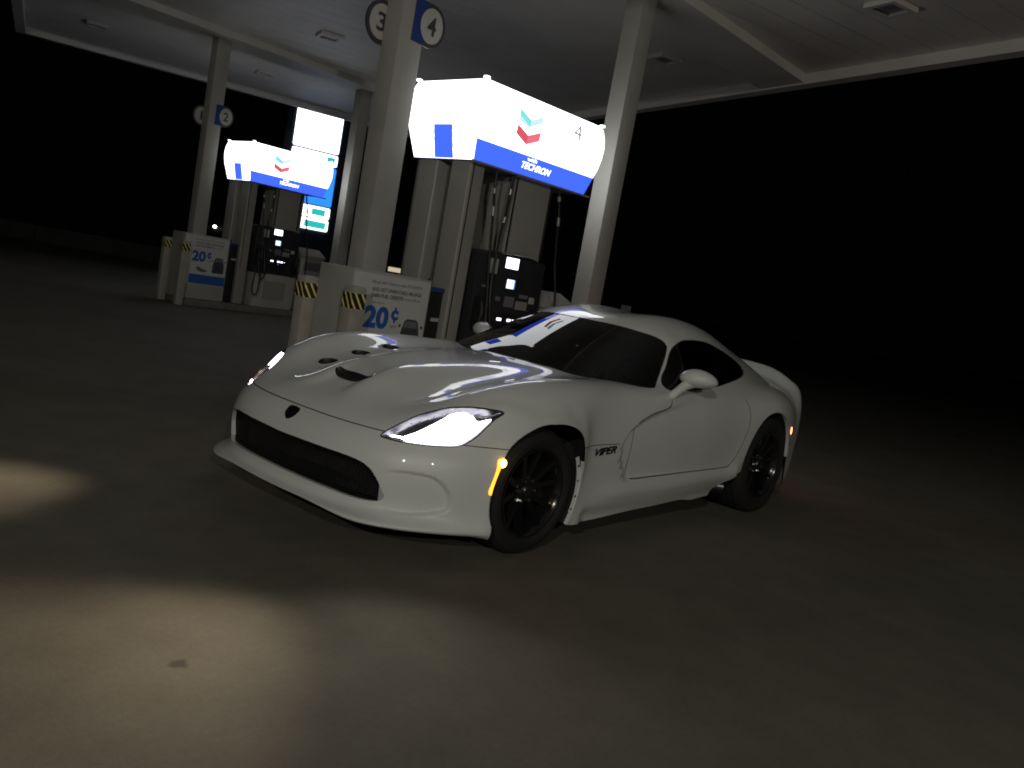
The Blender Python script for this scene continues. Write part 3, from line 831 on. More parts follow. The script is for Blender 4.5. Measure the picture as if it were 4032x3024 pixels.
# wheels
def wheel(name, loc, r, w, rim_r, side):
    t = MB(); hw = w/2
    prof = [(rim_r-.004, -hw+.012), (rim_r+.012, -hw), (r-.05, -hw-.006), (r-.022, -hw+.006), (r-.006, -hw+.03)]
    g = [-.095, -.045, .045, .095]
    for gy in g: prof += [(r, gy-.008), (r-.008, gy-.006), (r-.008, gy+.006), (r, gy+.008)]
    prof += [(r-.006, hw-.03), (r-.022, hw-.006), (r-.05, hw+.006), (r-.062, hw+.0045), (r-.064, hw+.0065), (rim_r+.012, hw), (rim_r-.004, hw-.012)]
    root = bpy.data.objects.new(name, None); C.objects.link(root); root.parent = car; root.location = loc; root.rotation_euler = (0, R(11), 0 if side > 0 else math.pi)
    t.lathe(prof, 'y', 72); t.build('tyre', M['rubber'], root, sm=True, angle=30)
    b = MB()
    b.lathe([(rim_r-.004, -hw+.012), (rim_r-.03, -hw+.05), (rim_r-.035, hw-.05), (rim_r-.016, hw-.012), (rim_r-.010, hw-.004), (rim_r, hw-.002), (rim_r+.002, hw-.014)], 'y', 64)
    yf = hw-.018
    for k in range(5):
        for dlt in (-10.5, 10.5):
            a = R(90+72*k+dlt); a2 = R(90+72*k+dlt*1.55)
            c0 = (.055*math.cos(a), .055*math.sin(a)); c1 = ((rim_r-.014)*math.cos(a2), (rim_r-.014)*math.sin(a2))
            tx, tz = -math.sin(a), math.cos(a); w0, w1 = .017, .0135
            f0, f1 = yf-.042, yf
            pts = []
            for (c, ww, yy) in ((c0, w0, f0), (c1, w1, f1)):
                for sx, dy in ((-1, 0), (1, 0), (1, -.035), (-1, -.035)):
                    pts.append((c[0]+tx*ww*sx, yy+dy, c[1]+tz*ww*sx))
            o = len(b.v); b.v += pts
            for q in ((0, 1, 5, 4), (1, 2, 6, 5), (2, 3, 7, 6), (3, 0, 4, 7), (4, 5, 6, 7), (0, 3, 2, 1)):
                b.f.append(tuple(o+i for i in q)); b.m.append(0)
    b.lathe([(.0001, yf-.038), (.05, yf-.036), (.075, yf-.05), (.08, yf-.09)], 'y', 32)
    b.build('rim', M['gloss_black'], root, sm=True, angle=30)
    b = MB(); b.lathe([(.0001, yf-.022), (.026, yf-.023), (.031, yf-.030), (.032, yf-.05)], 'y', 24); b.build('centre_cap', M['dark_metal'], root, sm=True, angle=40)
    b = MB()
    for k in range(6):
        a = R(60*k+12); b.cyl((.057*math.cos(a), yf-.05, .057*math.sin(a)), (.057*math.cos(a), yf-.026, .057*math.sin(a)), .0085, 6)
    b.pieces('lug_nut', M['chrome'], root, sm=True, angle=30)
    b = MB(); b.lathe([(.08, yf-.15), (.178, yf-.15), (.178, yf-.12), (.08, yf-.12)], 'y', 48, 0, (0, 0, 0), True); b.build('brake_disc', M['disc'], root, sm=True, angle=30)
    b = MB(); prof2 = []
    for k in range(9):
        a = R(150+7.5*k) if True else 0; prof2.append((.205*math.cos(a), .205*math.sin(a)))
    for k in reversed(range(9)):
        a = R(150+7.5*k); prof2.append((.125*math.cos(a), .125*math.sin(a)))
    b.prism(prof2, 'y', yf-.16, yf-.085); b.build('brake_caliper', M['dark_metal'], root, bevel=.006)
    return root
for s in (1, -1):
    wheel('wheel', (.066, .772*s, .322), .322, .285, .228, s)
    wheel('wheel', (-2.520, .765*s, .355), .355, .335, .242, s)

# the beams: the lamps the two lit headlights hold
for s in (1, -1):
    l = bpy.data.lights.new('headlight_beam', 'SPOT'); l.energy = 120 if s > 0 else 105; l.color = (1.0, .81, .60); l.spot_size = R(68 if s > 0 else 60); l.spot_blend = 1.0; l.shadow_soft_size = .09
    lo = bpy.data.objects.new('headlight_beam', l); C.objects.link(lo); lo.parent = car
    lo.location = (.86, .72*s, .62)
    d = Vector((1, .24*s if s > 0 else .07*s, -.19 if s > 0 else -.26)); lo.rotation_euler = d.to_track_quat('-Z', 'Y').to_euler()
l = bpy.data.lights.new('headlight_spill', 'SPOT'); l.energy = 13; l.color = (1.0, .92, .76); l.spot_size = R(104); l.spot_blend = 1.0; l.shadow_soft_size = .08
lo = bpy.data.objects.new('headlight_spill', l); C.objects.link(lo); lo.parent = car; lo.location = (.84, .76, .64); lo.rotation_euler = Vector((.62, .78, -.28)).to_track_quat('-Z', 'Y').to_euler()
BM.free()
# ---------------------------------------------------------------- the forecourt, islands laid out along X' = -s
T0 = Vector((-1.909, -1.891, 0)); OFF = Vector((-3.08, -8.515, 0)); RZ = math.atan2(-.034, 1.0)
NEAR, FAR_ = 'near', 'far'

def island():
    root = thing('pump_island', 'low raised concrete island under the nearer fuel pump, behind the white car', 'island', T0, RZ, 'pump islands')
    b = MB(); n = 10; x0, x1, y0, y1 = -3.0, .90, -1.02, .06; r = .18
    pts = []
    for cx, cy, a0 in ((x1-r, y1-r, 0), (x0+r, y1-r, 90), (x0+r, y0+r, 180), (x1-r, y0+r, 270)):
        for k in range(n+1):
            a = R(a0+90*k/n); pts.append((cx+r*math.cos(a), cy+r*math.sin(a)))
    b.prism(pts, 'z', .0, .115); b.build('kerb', M['kerb'], root, bevel=.012)
    return root

HP = [(2.975, .0), (2.93, .018), (2.86, .034), (2.76, .042), (2.66, .036), (2.56, .020), (2.48, .0)]   # lit header: height, bulge
def dispenser():
    root = thing('fuel_dispenser', 'fuel pump with a lit white header reading 4, nearest, behind the white car', 'fuel pump', T0, RZ, 'fuel pumps with lit headers')
    W, D = 1.618, .88
    ins = .044
    prof = HP+[(2.305, -ins)]
    def ring(o): return [(o, o), (-W-o, o), (-W-o, -D-o), (o, -D-o)]
    # white shell: sides all the way down, front and back down to the blue band
    b = MB()
    for (za, oa), (zb, ob) in zip(prof, prof[1:]):
        ra, rb = ring(oa), ring(ob)
        for k in range(4):
            k2 = (k+1) % 4
            if k in (0, 2) and zb < 2.4: continue
            b.poly([(*ra[k], za), (*ra[k2], za), (*rb[k2], zb), (*rb[k], zb)])
    hd = b.build('lit_header', M['sign_white'], root)
    b = MB(); b.poly([(*p, 2.9752) for p in ring(-.002)]); b.build('header_top', M['pump_grey'], hd)
    b = MB(); ra, rb = ring(0), ring(-ins)
    for k in (0, 2):
        k2 = k+1
        q = [Vector((*ra[k], 2.48)), Vector((*ra[k2], 2.48)), Vector((*rb[k2], 2.305)), Vector((*rb[k], 2.305))]
        b.poly(q)
    b.pieces('blue_band', M['sign_blue'], hd)
    b = MB()
    for sx in (.004, ):
        b.poly([(.029, -.304, 2.587), (.029, -.550, 2.587), (-.040, -.546, 2.309), (-.040, -.296, 2.309)])
    # follow the bulge of the end panel
    b = MB(); zz = [2.587, 2.54, 2.48, 2.40, 2.309]
    def bul(z):
        for (za, oa), (zb, ob) in zip(prof, prof[1:]):
            if zb <= z <= za: return oa+(ob-oa)*(za-z)/(za-zb)
        return 0
    for za, zb in zip(zz, zz[1:]):
        b.poly([(bul(za)+.004, -.304, za), (bul(za)+.004, -.550, za), (bul(zb)+.004, -.546, zb), (bul(zb)+.004, -.298, zb)])
    b.build('blue_square', M['sign_blue'], hd)
    b = MB(); b.poly([(*p, 2.303) for p in ring(-ins)]); b.box(-W+.0, .0, -.02, .0, 2.285, 2.302)
    for k in (0, 1): pass
    b.build('header_underside', M['pump_grey'], hd)
    b = MB()
    for x, y in ((0.0, 0.0), (0.0, -D), (-W, 0)): b.box(x-.02, x+.02, y-.02, y+.02, 2.975, 2.995)
    b.pieces('corner_clip', M['sign_white'], hd)
    # chevron emblem on the front, four tones
    def fr(s, z, d=.005): return (-s, bul(z)+d, z)
    def strip(pts, mi, b): b.poly([fr(s, z) for s, z in pts], mi)
    b = MB()
    strip([(.42, 2.845), (.575, 2.775), (.575, 2.715), (.42, 2.785)], 0, b); strip([(.575, 2.775), (.73, 2.845), (.73, 2.785), (.575, 2.715)], 1, b)
    strip([(.42, 2.785), (.46, 2.767), (.575, 2.715), (.575, 2.70), (.42, 2.74)], 1, b)
    strip([(.42, 2.705), (.575, 2.640), (.575, 2.560), (.42, 2.625)], 2, b); strip([(.575, 2.640), (.73, 2.705), (.73, 2.625), (.575, 2.560)], 3, b)
    b.build('chevron_emblem', [M['logo_blue'], M['logo_blue2'], M['logo_red2'], M['logo_red']], hd)
    tm = text_mesh('4', .115, .145, .002); place(tm, fr(1.165, 2.758, .012), (-1, 0, 0), (0, -.06, 1)); add('pump_number', tm, M['digit_lit'], hd)
    t1 = text_mesh('with', .13, .036, .002, bold=.01); t2 = text_mesh('TECHRON', .40, .060, .002, shear=.18, bold=.02)
    bt = Vector((0, ins, .175)).normalized()
    place(t1, (-.66, bul(2.437)+.004, 2.437), (-1, 0, 0), bt); place(t2, (-.61, bul(2.365)+.004, 2.365), (-1, 0, 0), bt)
    add('band_lettering', join_meshes('band_lettering', [t1, t2]), M['lettering_lit'], hd)
    # masts carrying the header
    for x0, x1, y0, y1, nm in ((-.240, -.060, -.335, -.080, 'post'), (-.240, -.060, -.80, -.52, 'post'), (-1.150, -.655, -.58, -.085, 'mast'), (-1.560, -1.40, -.80, -.62, 'post')):
        b = MB(); b.box(x0, x1, y0, y1, .115, 2.300); o = b.build(nm, M['pump_grey'], root, bevel=.02, seg=3)
    b = MB(); b.box(-1.158, -1.146, -.56, -.12, 1.6, 2.25); b.box(-1.155, -1.13, -.086, -.078, 1.6, 2.28); b.box(-.675, -.655, -.086, -.078, 1.6, 2.28)
    b.box(-.105, -.095, -.340, -.075, .75, 2.28); b.pieces('trim_strip', M['pump_dark'], root)
    # electronics head
    b = MB(); pts = [(-1.245, .735), (-.335, .735), (-.325, 1.545), (-.45, 1.575), (-.70, 1.598), (-1.0, 1.590), (-1.235, 1.555)]
    b.prism(pts, 'y', -.80, -.062); hb = b.build('pump_head', M['pump_dark'], root, bevel=.015, seg=2)
    b = MB(); b.prism([(-.60, 1.585), (-.78, 1.603), (-1.02, 1.590), (-1.02, 1.580), (-.78, 1.588), (-.60, 1.575)], 'y', -.062, .0); b.build('visor', M['pump_grey'], hb, bevel=.004)
    b = MB(); b.prism([(-.88+.065*math.cos(t), 1.622+.020*math.sin(t)) for t in [2*math.pi*k/24 for k in range(24)]], 'y', -.10, -.075); b.build('name_plate', M['pump_grey'], hb)
    def front(nm, s0, s1, z0, z1, m, d=.006, par=hb, y=-.062):
        b = MB(); b.box(-s1, -s0, y, y+d, z0, z1); return b.build(nm, m, par)
    front('screen_frame', .655, .870, 1.44, 1.575, M['black'], .004)
    front('screen', .678, .845, 1.457, 1.556, M['screen'], .007)
    front('screen_frame', .70, .885, 1.255, 1.375, M['black'], .004)
    sc = front('screen', .732, .842, 1.274, 1.357, M['screen2'], .007)
    b = MB()
    for s, z in ((.745, 1.322), (.765, 1.327), (.778, 1.312), (.792, 1.320), (.803, 1.305)): b.box(-s-.008, -s, -.0555, -.0545, z, z+.012, 0)
    b.box(-.842, -.826, -.0555, -.0545, 1.274, 1.357, 1)
    b.build('screen_print', [M['screen_red'], M['screen_blue']], sc)
    for s0, s1 in ((.672, .742), (.812, .870), (.880, .938)): front('lit_button', s0+.006, s1-.006, .966, .990, M['button_lit'], .008)
    front('lit_button', .960, .974, .974, .984, M['button_lit'], .008)
    front('blue_led', .836, .846, .918, .926, M['led_blue'], .008)
    front('grade_panel', .64, 1.02, .80, 1.03, M['black'], .004)
    for s0, s1, z0, z1 in ((.475, .580, 1.385, 1.520), (1.075, 1.150, 1.160, 1.222), (.62, .68, 1.145, 1.185), (.42, .52, 1.25, 1.272), (.93, 1.05, 1.20, 1.235)):
        front('notice_sticker', s0, s1, z0, z1, M['paper'] if z1 > 1.4 or s0 > 1.06 else M['print_grey'], .003)
    front('card_reader', .90, 1.04, 1.09, 1.17, M['pump_grey'], .02); front('keypad', .74, .86, 1.10, 1.20, M['print_grey'], .012)
    front('nozzle_boot', .345, .46, .86, 1.16, M['black'], .06); front('nozzle_boot', 1.12, 1.235, .80, 1.12, M['black'], .06)
    # white lower panel
    b = MB(); b.box(-1.250, -.400, -.79, -.055, .15, .722); b.box(-1.24, -.41, -.78, -.065, .112, .152)
    lp = b.build('base_panel', M['pump_white'], root, bevel=.008)
    b = MB(); b.box(-1.06, -.60, -.056, -.052, .26, .60); b.build('panel_seam', M['pump_grey'], lp)
    # hoses
    def hose(pts, rods):
        c = crs(pts, closed=False, n=8)
        b = MB(); b.tube([tuple(p) for p in c], .0125, 8); h = b.build('hose', M['hose'], root, sm=True)
        b = MB()
        for i0, i1 in rods: b.tube([tuple(p) for p in c[i0:i1+1]], .0175, 10)
        b.pieces('coupling', M['silver'], h, sm=True, angle=40)
        return c[-1]
    e1 = hose([(-.36, -.05, 2.31), (-.362, -.05, 2.12), (-.385, -.045, 1.93), (-.43, -.03, 1.45), (-.46, .03, .85), (-.40, .09, .36), (-.31, .06, .42), (-.36, .03, .80), (-.40, .0, 1.0)], [(0, 1), (8, 10), (15, 17)])
    hose([(-.57, -.05, 2.31), (-.565, -.05, 2.13), (-.545, -.045, 1.90), (-.515, -.04, 1.66), (-.50, -.02, 1.2), (-.52, .06, .72), (-.44, .06, .65), (-.40, .0, .98)], [(0, 1), (7, 9), (16, 18)])
    hose([(-1.225, -.05, 2.31), (-1.235, -.05, 2.22), (-1.285, -.05, 1.99), (-1.33, -.04, 1.6), (-1.38, .0, 1.25), (-1.37, .05, .70), (-1.28, .06, .55), (-1.20, .0, .95)], [(0, 2), (8, 10), (15, 17)])
    for x in (-.40, -1.18):
        b = MB(); b.tube([(x, .0, .93), (x, .012, 1.03), (x, -.01, 1.12)], [.022, .026, .018], 10); b.tube([(x, .045, .95), (x, .06, 1.03), (x, .035, 1.09)], .007, 6)
        b.build('nozzle', M['black'], root, sm=True)
    return root

def poster_cabinet():
    root = thing('promotion_cabinet', 'white cabinet with a 20 cent offer poster on the near island behind the car hood', 'cabinet', T0, RZ, 'poster cabinets beside the pumps')
    b = MB(); b.box(-.0+.128, .955, -.58, -.112, .118, 1.225)
    bd = b.build('cabinet_body', M['cabinet'], root, bevel=.012)
    b = MB(); b.box(.150, .945, -.112, -.104, .375, 1.205); ps = b.build('poster', M['poster'], root)
    Y = -.1035
    def tx(t, s0, s1, z0, z1, m, **k):
        me = text_mesh(t, s1-s0, z1-z0, .0012, **k); place(me, (-s0, Y, z0), (-1, 0, 0), (0, 0, 1)); return me
    L = []
    L.append((tx('Fill-up with Chevron with TECHRON', -.768, -.239, 1.122, 1.160, None), 'offer_text', M['print_grey']))
    L.append((tx('AND GET UNBEATABLE MILEAGE', -.762, -.233, 1.070, 1.102, None, bold=.02), 'offer_text', M['print_brown']))
    L.append((tx('EARN FUEL CREDITS', -.760, -.425, 1.020, 1.052, None, bold=.02), 'offer_text', M['print_dark']))
    L.append((tx('on your fill-ups', -.410, -.237, 1.018, 1.048, None), 'offer_text', M['print_grey']))
    L.append((tx('Save up to', -.745, -.615, .967, .987, None), 'offer_text', M['print_grey']))
    L.append((tx('20', -.800, -.548, .765, .952, None, bold=.045), 'price_text', M['print_blue']))
    L.append((tx('c', -.525, -.448, .848, .935, None, bold=.045), 'price_text', M['print_blue']))
    L.append((tx('/gal.', -.528, -.440, .780, .815, None), 'offer_text', M['print_grey']))
    for me, nm, m in L: add(nm, me, m, ps)
    b = MB(); b.box(.474, .494, Y-.0004, Y+.0008, .930, .957); b.box(.474, .494, Y-.0004, Y+.0008, .826, .853); b.pieces('cent_stroke', M['print_blue'], ps)
    # printed picture of a car seen from the front
    def sh(pts, m, d, nm, par):
        b = MB(); b.prism([(-s, z) for s, z in pts], 'y', Y-.0005, Y+.0008*d); return b.build(nm, m, par)
    cr = sh([(-.405,.60),(-.19,.60),(-.185,.70),(-.205,.79),(-.225,.855),(-.25,.872),(-.345,.872),(-.37,.855),(-.39,.79),(-.41,.70)], M['print_dark'], 1, 'printed_car', ps)
    sh([(-.375,.80),(-.222,.80),(-.238,.855),(-.355,.855)], M['print_grey'], 2, 'printed_windscreen', cr)
    sh([(-.41,.795),(-.43,.80),(-.43,.822),(-.405,.825)], M['print_dark'], 1, 'printed_mirror', cr); sh([(-.185,.795),(-.165,.80),(-.165,.822),(-.19,.825)], M['print_dark'], 1, 'printed_mirror', cr)
    sh([(-.36,.655),(-.235,.655),(-.225,.715),(-.37,.715)], M['sign_ring'], 2, 'printed_grille', cr)
    sh([(-.400,.665),(-.372,.665),(-.375,.70),(-.403,.70)], M['print_grey'], 2, 'printed_lamp', cr); sh([(-.222,.665),(-.195,.665),(-.192,.70),(-.220,.70)], M['print_grey'], 2, 'printed_lamp', cr)
    sh([(-.70+.0,.645),(-.685,.68),(-.64,.682),(-.60,.655),(-.51,.632),(-.49,.615),(-.52,.60),(-.60,.595),(-.66,.605)], M['print_brown'], 1, 'printed_badge', ps)
    sh([(-.812,.385),(-.150,.385),(-.150,.545),(-.812,.545)], M['print_blue'], 1, 'printed_band', ps)
    return root

def bollard(y):
    root = thing('bollard', 'x', 'bollard', T0, RZ, 'square bollards with hazard tape')
    b = MB(); h = .0625; b.box(1.0-h, 1.0+h, y-h, y+h, 0, 1.09); b.build('bollard_post', M['post'], root, bevel=.008)
    b = MB(); h = .0645; b.box(1.0-h, 1.0+h, y-h, y+h, .915, 1.035); b.f = [f for i, f in enumerate(b.f) if i > 1]; b.m = b.m[2:]
    b.build('hazard_tape', M['tape'], root)
    return root

def column(s, label, group='square canopy columns'):
    root = thing('canopy_column', label, 'column', T0, RZ, group)
    b = MB(); b.box(-s-.245, -s, -.52, -.30, .115, 4.54); b.build('column_shaft', M['column'], root, bevel=.012)
    b = MB(); b.box(-s-.285, -s+.04, -.56, -.26, .113, .135)
    b.build('base_plate', M['dark_metal'], root)
    return root

def number_sign(s, y, z, digit, label, flip):
    """D-shaped plate on the side of a column: a ringed disc with the pump number and a blue tail toward the column"""
    root = thing('pump_number_sign', label, 'sign', T0, RZ, 'pump number signs on the columns')
    b = MB(); r = .175; cx = -s; k = -1 if not flip else 1
    pts = []
    for i in range(25):
        a = R(-90+180*i/24); pts.append((cx+k*r*math.cos(a)*.92, z+r*math.sin(a)))
    pts += [(cx-k*.175, z+r), (cx-k*.175, z-r+.01)]
    b.prism(pts, 'y', y-.018, y); pl = b.build('sign_plate', M['sign_ring'], root)
    b = MB(); b.prism([(cx-k*.172, z+r-.005), (cx-k*.055, z+r-.005), (cx-k*.055, z-r+.01), (cx-k*.172, z-r+.015)], 'y', y, y+.003); b.build('blue_tail', M['sign_plate_blue'], root)
    b = MB(); b.prism([(cx+k*.012+.118*math.cos(t), z+.140*math.sin(t)) for t in [2*math.pi*i/36 for i in range(36)]], 'y', y, y+.005); b.build('disc', M['sign_face'], root)
    dw = .035 if digit == '1' else .092
    me = text_mesh(digit, dw, .150, .002, bold=.02); place(me, (cx+k*.012+dw/2, y+.0055, z-.075), (-1, 0, 0), (0, 0, 1)); add('digit', me, M['sign_ring'], root)
    b = MB(); b.box(cx-k*.17-.02, cx-k*.17+.02, y-.05, y-.018, z-.1, z+.1); b.build('bracket', M['dark_metal'], root)
    return root

def washer_bin():
    root = thing('washer_bin', 'dark windscreen washer bin with a blue top between the near poster cabinet and the pump', 'bin', T0, RZ, 'dark washer bins on the islands')
    b = MB(); b.box(-.050, .105, -.40, -.14, .118, 1.13); bb = b.build('bin_body', M['black'], root, bevel=.02)
    b = MB(); b.box(-.056, .111, -.405, -.134, 1.13, 1.175); b.build('blue_lid', M['sign_plate_blue'], root, bevel=.012)
    b = MB(); b.box(-.035, .055, -.139, -.134, .878, .908); b.build('pale_label', M['paper'], bb)
    b = MB(); b.tube([(.03, -.27, 1.17), (.03, -.27, 1.24)], .012, 8); b.build('squeegee_handle', M['black'], root)
    return root

def waste_bin():
    root = thing('waste_bin', 'pale waste bin with a sloped lid between the near pump and the bright column', 'bin', T0, RZ, 'pale waste bins on the islands')
    b = MB(); b.box(-1.87, -1.37, -.62, -.12, .118, 1.14); bb = b.build('bin_body', M['cabinet'], root, bevel=.03, seg=3)
    b = MB(); b.prism([(-.10, 1.14), (-.10, 1.19), (-.36, 1.315), (-.64, 1.19), (-.64, 1.14)], 'x', -1.89, -1.35); b.build('bin_lid', M['column'], root, bevel=.02)
    b = MB(); b.box(-1.80, -1.44, -.121, -.117, .90, 1.06); b.build('flap', M['print_grey'], bb)
    b = MB(); b.box(-1.80, -1.47, -.112, -.104, 1.158, 1.172); b.box(-1.76, -1.50, -.112, -.104, 1.135, 1.148); b.build('paper_towel', M['paper'], root)
    return root

islands = [island()]
disp = dispenser(); cab = poster_cabinet(); wb = washer_bin(); ws = waste_bin()
bo1, bo2 = bollard(0.0), bollard(-.66)
bo1['label'] = 'hazard-taped bollard in front of the near 20 cent poster cabinet'
bo2['label'] = 'hazard-taped bollard left of the one before the near poster cabinet'
c1 = column(-.74, 'square column behind the near 20 cent cabinet, carrying the big 3 and 4 signs')
c2 = column(2.27, 'square column right of the near pump, its side lit brightly by the header')
sg4 = number_sign(-.445, -.295, 3.275, '4', 'round number 4 sign with a blue tail on the right of the foremost column', False)
sg3 = number_sign(-.74, -.545, 3.225, '3', 'round number 3 sign half hidden behind the foremost column', True)
def set_sign(root, s):
    for ch in root.children: pass
islands_far = copy_tree(islands[0]); islands_far.location = T0+OFF; islands_far['label'] = 'low raised concrete island under the farther pump by the tall price sign'
far = {}
for o, l in ((disp, 'farther fuel pump with a lit white header, in front of the tall lit price sign'), (cab, 'dim white 20 cent poster cabinet on the far island, beside two bollards'),
             (wb, 'dark washer bin beside the dim poster cabinet on the far island'), (ws, 'pale waste bin right of the farther pump, below the tall price sign'),
             (bo1, 'dim hazard-taped bollard at the front corner of the far poster cabinet'), (bo2, 'hazard-taped bollard farthest left, dim, beside the far island'),
             (c1, 'dim square column left of the farther pump, with small number signs'), (c2, 'narrow column right of the tall price sign, seen beside the foremost column')):
    c = copy_tree(o); c.location = T0+OFF; c['label'] = l; far[o.name] = c
# the far header reads 6: swap its number
for ch in far[disp.name].children:
    if ch.name.startswith('lit_header'):
        for g in list(ch.children):
            if g.name.startswith('pump_number'): bpy.data.objects.remove(g)
sf2 = number_sign(-.445, -.295, 3.285, '2', 'small dim number 2 sign on the right of the far left column', False); sf2.location = T0+OFF
sf1 = number_sign(-.74, -.545, 3.235, '1', 'small dim number 1 sign left of the far left column', True); sf1.location = T0+OFF

# ---------------------------------------------------------------- canopy
A0 = Vector((-3.11, -16.11, 0)); E1 = Vector((math.cos(R(70)), math.sin(R(70)), 0)); E2 = Vector((math.cos(R(163)), math.sin(R(163)), 0))
LN, WD, ZC = 24.0, 9.0, 4.65
N2 = (E2-E1*E1.dot(E2)).normalized(); N1 = (E1-E2*E1.dot(E2)).normalized()
can = thing('fuel_canopy', 'wide pale canopy roof over the pumps with its lamps switched off', 'canopy', (0, 0, 0))
def cp(a, c, z): return tuple(A0+E1*a+E2*c+Vector((0, 0, z)))
def slab(b, a0, a1, c0, c1, z0, z1, mi=0):
    p = [cp(a0, c0, z0), cp(a1, c0, z0), cp(a1, c1, z0), cp(a0, c1, z0), cp(a0, c0, z1), cp(a1, c0, z1), cp(a1, c1, z1), cp(a0, c1, z1)]
    o = len(b.v); b.v += p
    for q in ((0,3,2,1),(4,5,6,7),(0,1,5,4),(1,2,6,5),(2,3,7,6),(3,0,4,7)): b.f.append(tuple(o+i for i in q)); b.m.append(mi)
b = MB(); k = 0; a = 0.0
while a < LN-.01:       # decking panels with narrow seams, running across the canopy
    slab(b, a+.004, min(a+.40, LN)-.004, 0, WD, ZC, ZC+.02); a += .40
slab(b, 0, LN, 0, WD, ZC+.026, ZC+.10)
b.build('ceiling', M['canopy'], can)
b = MB(); t = .17; zb, zt = ZC-.13, ZC+.75
slab(b, -t, 0, -t, WD+t, zb, zt); slab(b, LN, LN+t, -t, WD+t, zb, zt); slab(b, 0, LN, -t, 0, zb, zt); slab(b, 0, LN, WD, WD+t, zb, zt)
b.build('fascia', M['fascia'], can)
for o in (T0, T0+OFF):
    b = MB(); b.box(-9, 9, -.78, -.03, ZC-.11, ZC+.02)
    me = b.mesh('beam'); me.transform(Matrix.Translation(o) @ Matrix.Rotation(RZ, 4, 'Z'))
    bm = bmesh.new(); bm.from_mesh(me)
    for pt, nrm in ((cp(0, .003, 0), -N2), (cp(0, WD-.003, 0), N2), (cp(.003, 0, 0), -N1), (cp(LN-.003, 0, 0), N1)):
        bmesh.ops.bisect_plane(bm, geom=bm.verts[:]+bm.edges[:]+bm.faces[:], plane_co=pt, plane_no=nrm, clear_outer=True)
    bm.to_mesh(me); bm.free(); add('beam', me, M['canopy'], can)
LAMPS = [(-5.36, .0), (-6.58, -3.35), (-4.86, -8.47), (-6.42, -12.72), (-3.45, -13.62), (-3.3, -4.3), (-1.9, -8.9), (-2.2, -.6), (.9, .6), (-3.9, 3.4), (-.4, 3.9)]
proto = None
for x, y in LAMPS:
    root = bpy.data.objects.new('canopy_lamp', None)
    if proto is None:
        C.objects.link(root); root.parent = can; proto = root
        b = MB(); b.box(-.18, .18, -.18, .18, ZC-.045, ZC-.002); q = .125
        b.f = b.f[:0]; b.m = []; b.v = []
        for x0, x1, y0, y1 in ((-.18, .18, q, .18), (-.18, .18, -.18, -q), (-.18, -q, -q, q), (q, .18, -q, q)): b.box(x0, x1, y0, y1, ZC-.05, ZC-.002)
        b.build('lamp_frame', M['fascia'], root); b = MB(); b.box(-q, q, -q, q, ZC-.025, ZC-.004); b.build('lamp_glass', M['silver'], root)
    else:
        bpy.data.objects.remove(root); root = copy_tree(proto, can)
    root.location = (x, y, 0); root.rotation_euler = (0, 0, R(70))

# ---------------------------------------------------------------- tall lit price sign beyond the far pump
P0 = Vector((-12.236, -18.569, 0)); SE = Vector((math.cos(R(163)), math.sin(R(163)), 0)); SN = Vector((SE.y, -SE.x, 0))
sgn = thing('price_sign', 'tall lit price sign with stacked white and blue panels behind the farther pump', 'sign', P0, R(163))
# local x runs along the sign away from the canopy corner, the lit face looks along local -y or +y toward the pumps
fy = 1 if (Matrix.Rotation(R(163), 3, 'Z') @ Vector((0, 1, 0))).dot(Vector((3.4, 3.5, 0))-P0) > 0 else -1
b = MB(); b.box(-1.22, .70, -fy*.62-.0 if fy > 0 else 0, 0 if fy > 0 else .62, 0, 5.62); b.build('sign_case', M['sign_case'], sgn, bevel=.03)
def sp(nm, x0, x1, z0, z1, m, d=.03, rad=.05, par=None):
    b = MB(); pts = []
    for cx, cz, a0 in ((x1-rad, z1-rad, 0), (x0+rad, z1-rad, 90), (x0+rad, z0+rad, 180), (x1-rad, z0+rad, 270)):
        for k in range(5): a = R(a0+22.5*k); pts.append((cx+rad*math.cos(a), cz+rad*math.sin(a)))
    b.prism(pts, 'y', 0, fy*d); return b.build(nm, m, par or sgn)
sp('lit_panel', -.96, .44, 4.22, 5.36, M['sign_white']); 
p2 = sp('lit_panel', -.96, .44, 3.84, 4.17, M['sign_white']); sp('digit_block', .12, .36, 3.93, 4.10, M['sign_teal'], .034, .02, p2)
pb = sp('lit_panel', -.96, .45, 2.64, 3.79, M['sign_blue2'])
p3 = sp('lit_panel', -.97, .44, 2.26, 2.60, M['sign_white']); sp('digit_block', -.12, .30, 2.34, 2.53, M['sign_teal'], .034, .02, p3)
p4 = sp('lit_panel', -.97, .44, 1.90, 2.23, M['sign_white']); sp('digit_block', -.30, .36, 1.96, 2.16, M['sign_teal'], .034, .02, p4)

# ---------------------------------------------------------------- far edge of the lot
b = MB()
pts = [(-3.2, -33.5), (-6.2, -29.8), (-7.9, -27.3), (-9.6, -25.4), (-10.4, -23.2), (-13.5, -24.0), (-17.0, -26.5), (-24, -31)]
for (xa, ya), (xb, yb) in zip(pts, pts[1:]):
    d = Vector((xb-xa, yb-ya, 0)).normalized(); n = Vector((d.y, -d.x, 0))*.25
    b.poly([(xa, ya, 0), (xb, yb, 0), (xb, yb, .52), (xa, ya, .52)]); b.poly([(xa+n.x, ya+n.y, 0), (xb+n.x, yb+n.y, 0), (xb+n.x, yb+n.y, .52), (xa+n.x, ya+n.y, .52)])
    b.poly([(xa, ya, .52), (xb, yb, .52), (xb+n.x, yb+n.y, .52), (xa+n.x, ya+n.y, .52)])
tag(b.build('low_wall', M['wall'], None), 'long low grey wall at the far left edge of the dark lot', 'wall')

